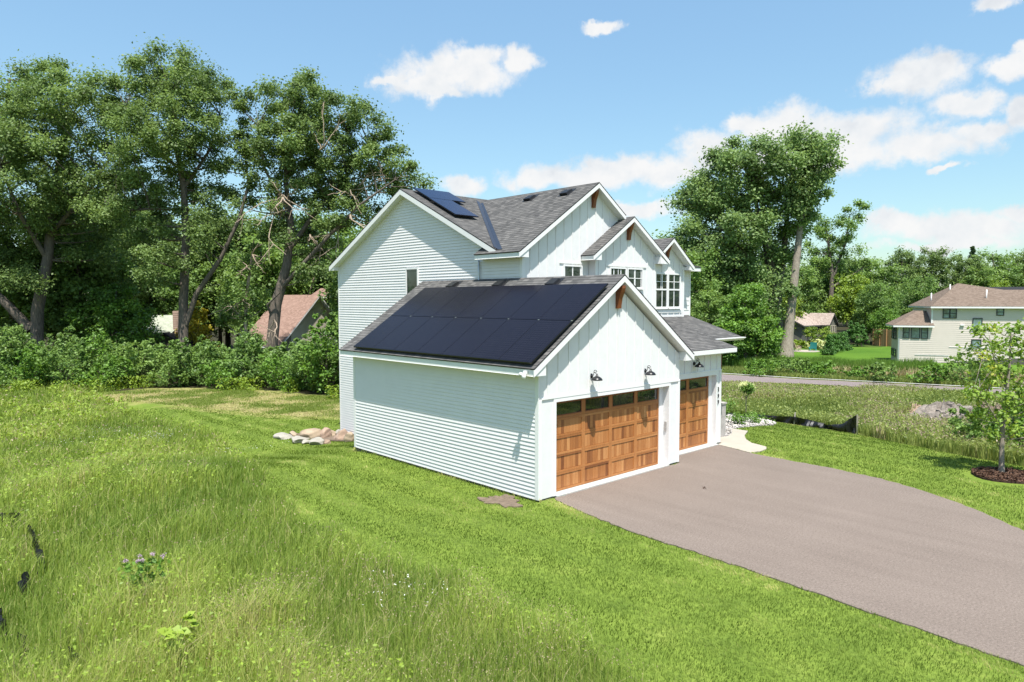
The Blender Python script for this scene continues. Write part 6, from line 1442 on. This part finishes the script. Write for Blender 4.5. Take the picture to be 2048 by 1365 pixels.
# the brown-roofed house behind the bushes (left)
def cf(X, Z, h): return CAM+RR*X+np.array([FF[0], FF[1], 0])*Z+np.array([0, 0, h-CAM[2]])
b1 = cf(-19.97, 73, 0); b1 = np.array([b1[0], b1[1], hz(b1[0], b1[1])])
a3 = math.atan2((-RR*0.92+FF*0.39)[1], (-RR*0.92+FF*0.39)[0])+math.pi   # local +x runs along the ridge back toward its right end
br = nhouse("brown_roofed_house", "house with a steep brown roof and cream gable, behind the bushes", b1, a3)
def loc(X, Z, h):
    p = cf(X, Z, h)-b1; c, s = math.cos(-a3), math.sin(-a3); return (p[0]*c-p[1]*s, p[0]*s+p[1]*c, h-b1[2])
rr_, er = loc(-19.97, 73, 5.72), loc(-21.78, 68.88, 1.98)
sl2 = np.array(er)-np.array(rr_)
def down(p, t): return tuple(np.array(p)+sl2*t)
rl_ = (rr_[0]-5.4, rr_[1], rr_[2])
mb = MB(); roofpoly(mb, [down(rl_, 1.35), down(rr_, 1.35), rr_, rl_]); bk = (rr_[0], rr_[1]-2*0, rr_[2])
mir = np.array([sl2[0], -sl2[1], sl2[2]]); roofpoly(mb, [tuple(np.array(rr_)+mir), tuple(np.array(rl_)+mir), rl_, rr_])
up2 = (rr_[0]+0.8, rr_[1]-0.6*np.sign(sl2[1])*(-1), rr_[2]+0.4)
mb.build("roof", [MAT['roofred'], MAT['trim']], br)
y0_, y1_ = sorted((rr_[1]+sl2[1]*0.9, rr_[1]-sl2[1]*0.9))
mb = MB(); mb.prism([(rr_[0]-0.45, y0_, 0), (rr_[0]-0.45, y1_, 0), (rr_[0]-0.45, y1_, rr_[2]+sl2[2]*0.9-0.2), (rr_[0]-0.45, rr_[1], rr_[2]-0.2), (rr_[0]-0.45, y0_, rr_[2]+sl2[2]*0.9-0.2)], (-3.9, 0, 0)); mb.build("wall", MAT['cream'], br)
mb = MB(); X0 = rr_[0]; g0 = rr_[1]-np.sign(sl2[1])*1.4
roofpoly(mb, [(X0-2.6, g0, rr_[2]-0.15), (X0+1.1, g0, rr_[2]-0.15), (X0+1.1, g0-np.sign(sl2[1])*2, rr_[2]+0.75), (X0-2.6, g0-np.sign(sl2[1])*2, rr_[2]+0.75)]); mb.build("upper_roof", [MAT['roofred'], MAT['trim']], br)
# the low house with the pale green roof
p0 = at(318, 690, 74); p0 = np.array([p0[0], p0[1], hz(p0[0], p0[1])]); gr = nhouse("green_roofed_house", "low house with a pale green grey roof behind the straight maple", p0, ang)
k6 = 74/F_PX; z6 = lambda py: CAM[2]-(py-600.5)*k6-p0[2]; x6 = lambda px: (px-318)*k6
mb = MB(); roofpoly(mb, [(x6(258), -3.0, z6(662)), (x6(372), -3.0, z6(662)), (x6(372), 0.6, z6(629)), (x6(262), 0.6, z6(629))]); roofpoly(mb, [(x6(372), 4, z6(662)), (x6(258), 4, z6(662)), (x6(262), 0.6, z6(629)), (x6(372), 0.6, z6(629))]); mb.build("roof", [MAT['roofgreen'], MAT['darkgrey']], gr)
mb = MB(); mb.box(x6(262), x6(367), -2.6, 3.6, 0, z6(664)); mb.build("wall", MAT['greyhouse'], gr)
mb = MB(); lapwall(mb, (x6(369), -2.4), (x6(390), -2.4), 0, [(0, z6(620)), (1, z6(620))], 0, 0.22, 0.02, 1.2); mb.build("chimney", MAT['pinkside'], gr)
mb = MB(); roofpoly(mb, [(x6(418), -4.2, z6(688)), (x6(418), -1, z6(688)), (x6(366), -1, z6(660)), (x6(366), -4.2, z6(660))]); mb.box(x6(372), x6(412), -4.0, -1.2, 0, z6(690)); mb.build("lean_to", [MAT['roofdark'], MAT['roofdark']], gr)

# ------------------------------------------------------------------ fences, hedge and garden things on the right
wf = empty("cedar_fence", "new orange cedar board fence left of the beige house", "fence", (0, 0, 0), None)
A_, B_ = at(1746, 690, 100), at(1787, 696, 96); A_[2] = hz(A_[0], A_[1]); B_[2] = hz(B_[0], B_[1]); wf.location = tuple(A_); u_ = (B_-A_); Lf = np.linalg.norm(u_[:2]); u_ = u_/Lf; q = np.random.default_rng(4)
mb = MB(); n_ = int(Lf/0.2)
for i in range(n_): mb.obox(u_*(i*0.2)+np.array([0, 0, 0.05]), u_*0.17, np.array([-u_[1], u_[0], 0])*0.02, (0, 0, 2.3+0.02*q.random()), 0, float(q.random()))
mb.build("boards", MAT['cedarfence'], wf)
for i in range(4):
    mb = MB(); mb.obox(u_*(i*Lf/3.05)-np.array([-u_[1], u_[0], 0])*0.12, u_*0.1, np.array([-u_[1], u_[0], 0])*0.1, (0, 0, 2.45)); mb.build("post", MAT['cedarfence'], wf)
pf = empty("garden_fence", "weathered post and wire garden fence at the foot of the cottonwoods", "fence", tuple(gpt(1495, 729)), None); o0 = np.array(pf.location)
for (px, py, h_) in ((1495, 729, 1.0), (1506, 730, 0.95), (1512, 727, 1.0), (1521, 724, 0.9), (1529, 728, 0.8), (1542, 729, 0.9), (1553, 727, 0.95)):
    p = gpt(px, py)-o0; mb = MB(); mb.box(p[0]-0.06, p[0]+0.06, p[1]-0.06, p[1]+0.06, p[2]-0.1, p[2]+h_*0.85); mb.build("post", MAT['post'], pf)
pa, pb = gpt(1506, 730)-o0, gpt(1529, 728)-o0; mb = MB(); mb.tube([pa+np.array([0, 0, 0.75]), pb+np.array([0, 0, 0.6])], 0.04, 6); mb.build("rail", MAT['post'], pf)
def arb(label, px, D, h, w, seed, grp):
    t = proto("arborvitae", label, "shrub", h, w, 'leaf_arb', 46, 2600, 0.16, seed, 0.02, True, group=grp); p = at(px, 690, D); t.location = (p[0], p[1], hz(p[0], p[1])); return t
HB = "clipped evergreens along the far garden"
for i, (px, D) in enumerate(((1657, 82), (1662.5, 83.5), (1668, 85), (1673.5, 86.5), (1679, 88), (1684.5, 89.5), (1689.5, 91))):
    arb(["near left plant of the evergreen hedge before the grey house", "second plant from the left in the evergreen hedge", "third plant from the left in the evergreen hedge", "middle plant of the evergreen hedge", "third plant from the right in the evergreen hedge", "second plant from the right in the evergreen hedge", "far right plant of the evergreen hedge"][i], px, D, 2.3, 0.75, 800+i*2, HB)
for i, px in enumerate((1701, 1713, 1725)): arb(["left of the three cone shaped evergreens right of the grey house", "middle of the three cone shaped evergreens right of the grey house", "right of the three cone shaped evergreens right of the grey house"][i], px, 97, 3.6-0.3*i, 0.85, 830+i*2, HB)
HG = "flowering bushes in front of the grey house"
for i, (px, D, w_, h_, m2, lb) in enumerate(((1592, 96, 1.2, 0.8, 'leaf_lime', "low light green bush below the grey gable wall"), (1612, 95, 1.1, 0.8, 'leaf_lime', "low lime bush left of the white flowering one"), (1637, 92, 1.0, 1.0, 'flower_cream', "pale flowering bush in front of the grey house"), (1655, 93, 0.9, 0.9, 'leaf_bright', "green bush between the pale flowers and the hedge"))):
    p = at(px, 690, D); bush("bush", lb, (p[0], p[1]), w_, h_, m2, 850+i*3, 1700, 0.22, HG)
for i, (px, lb) in enumerate(((1623, "small tree left of the grey house's front windows"), (1651, "small tree right of the grey house's front windows"))):
    t = proto("small_tree", lb, "tree", 2.9, 0.95, 'leaf_lime', 18, 1300, 0.16, 870+i*2, 0.2, group="small trees in front of the grey house", rc=(0.4, 0.7)); p = at(px, 690, 95); t.location = (p[0], p[1], hz(p[0], p[1]))
for i, (x, y, w_, h_, lb) in enumerate(((40.9+5.0, 9.3, 0.8, 1.0, "round green bush in front of the dry reeds"), (45.0, 7.2, 0.9, 1.2, "bigger green bush right of the one before the dry reeds"), (46.5, 4.5, 1.3, 1.6, "wide bush below the corner of the beige house"), (47.5, 2.2, 1.6, 2.1, "large bush below the beige house, left of the young maple"), (43.6, 16.5, 1.3, 1.2, "bush behind the road, by the garden fence"), (45.5, 14.4, 1.4, 1.4, "bush beyond the road, right of the garden fence"), (46, 12.4, 1.4, 1.1, "bush beyond the road left of the reeds"))):
    bush("bush", lb, (x, y), w_, h_, 'leaf_bright' if i % 2 == 0 else 'leaf_mid', 880+i*3, int(1500*w_), 0.16, "bushes on the far side of the road", stems=3)
# patio, chair and the teal tub
pt = gpt(1607, 703); PT = [(pt[0]+1.9*math.cos(a), pt[1]+1.9*math.sin(a)) for a in np.arange(0, 6.28, 0.4)]
s_ = sheet("patio", PT, MAT['concrete'], dz=0.06, thick=0.1)
ch = empty("garden_chair", "tan garden chair on the round patio", "chair", (pt[0]-0.5, pt[1]+0.5, hz(pt[0], pt[1])+0.06), None, 0.8)
mb = MB(); mb.obox((-0.35, -0.3, 0.35), (0.7, 0, 0), (0, 0.6, -0.08), (0, 0, 0.05)); mb.build("seat", MAT['tanchair'], ch); mb = MB(); mb.obox((-0.35, 0.28, 0.3), (0.7, 0, 0), (0, 0.3, 0.75), (0, 0.05, 0)); mb.build("backrest", MAT['tanchair'], ch)
for x in (-0.33, 0.27):
    for y in (-0.28, 0.25): mb = MB(); mb.box(x, x+0.06, y, y+0.06, 0, 0.36); mb.build("leg", MAT['tanchair'], ch)
    mb = MB(); mb.box(x-0.04, x+0.09, -0.3, 0.32, 0.58, 0.61); mb.box(x, x+0.06, -0.28, -0.22, 0.36, 0.58); mb.build("armrest", MAT['tanchair'], ch)
tb = empty("garden_chair", "teal garden chair at the edge of the round patio", "chair", (pt[0]+1.0, pt[1]-0.7, hz(pt[0], pt[1])+0.06), None, 2.2)
mb = MB(); mb.obox((-0.4, -0.35, 0.35), (0.8, 0, 0), (0, 0.7, -0.08), (0, 0, 0.06)); mb.build("seat", MAT['teal'], tb); mb = MB(); mb.obox((-0.4, 0.3, 0.3), (0.8, 0, 0), (0, 0.3, 0.8), (0, 0.06, 0)); mb.build("backrest", MAT['teal'], tb)
for x in (-0.38, 0.32):
    for y in (-0.3, 0.28): mb = MB(); mb.box(x, x+0.06, y, y+0.06, 0, 0.36); mb.build("leg", MAT['teal'], tb)
# fallen leaf litter speck on the driveway
C5 = np.array([[4.17+0.06*r.normal(), -2.19+0.05*r.normal(), 0.012+0.01*r.random()] for _ in range(14)]); leafpts("dry_leaves", C5, 0.05, 0.8, r.random(14)*0.4, mchip, "few dry brown leaves lying on the driveway", "leaves", 'stuff')
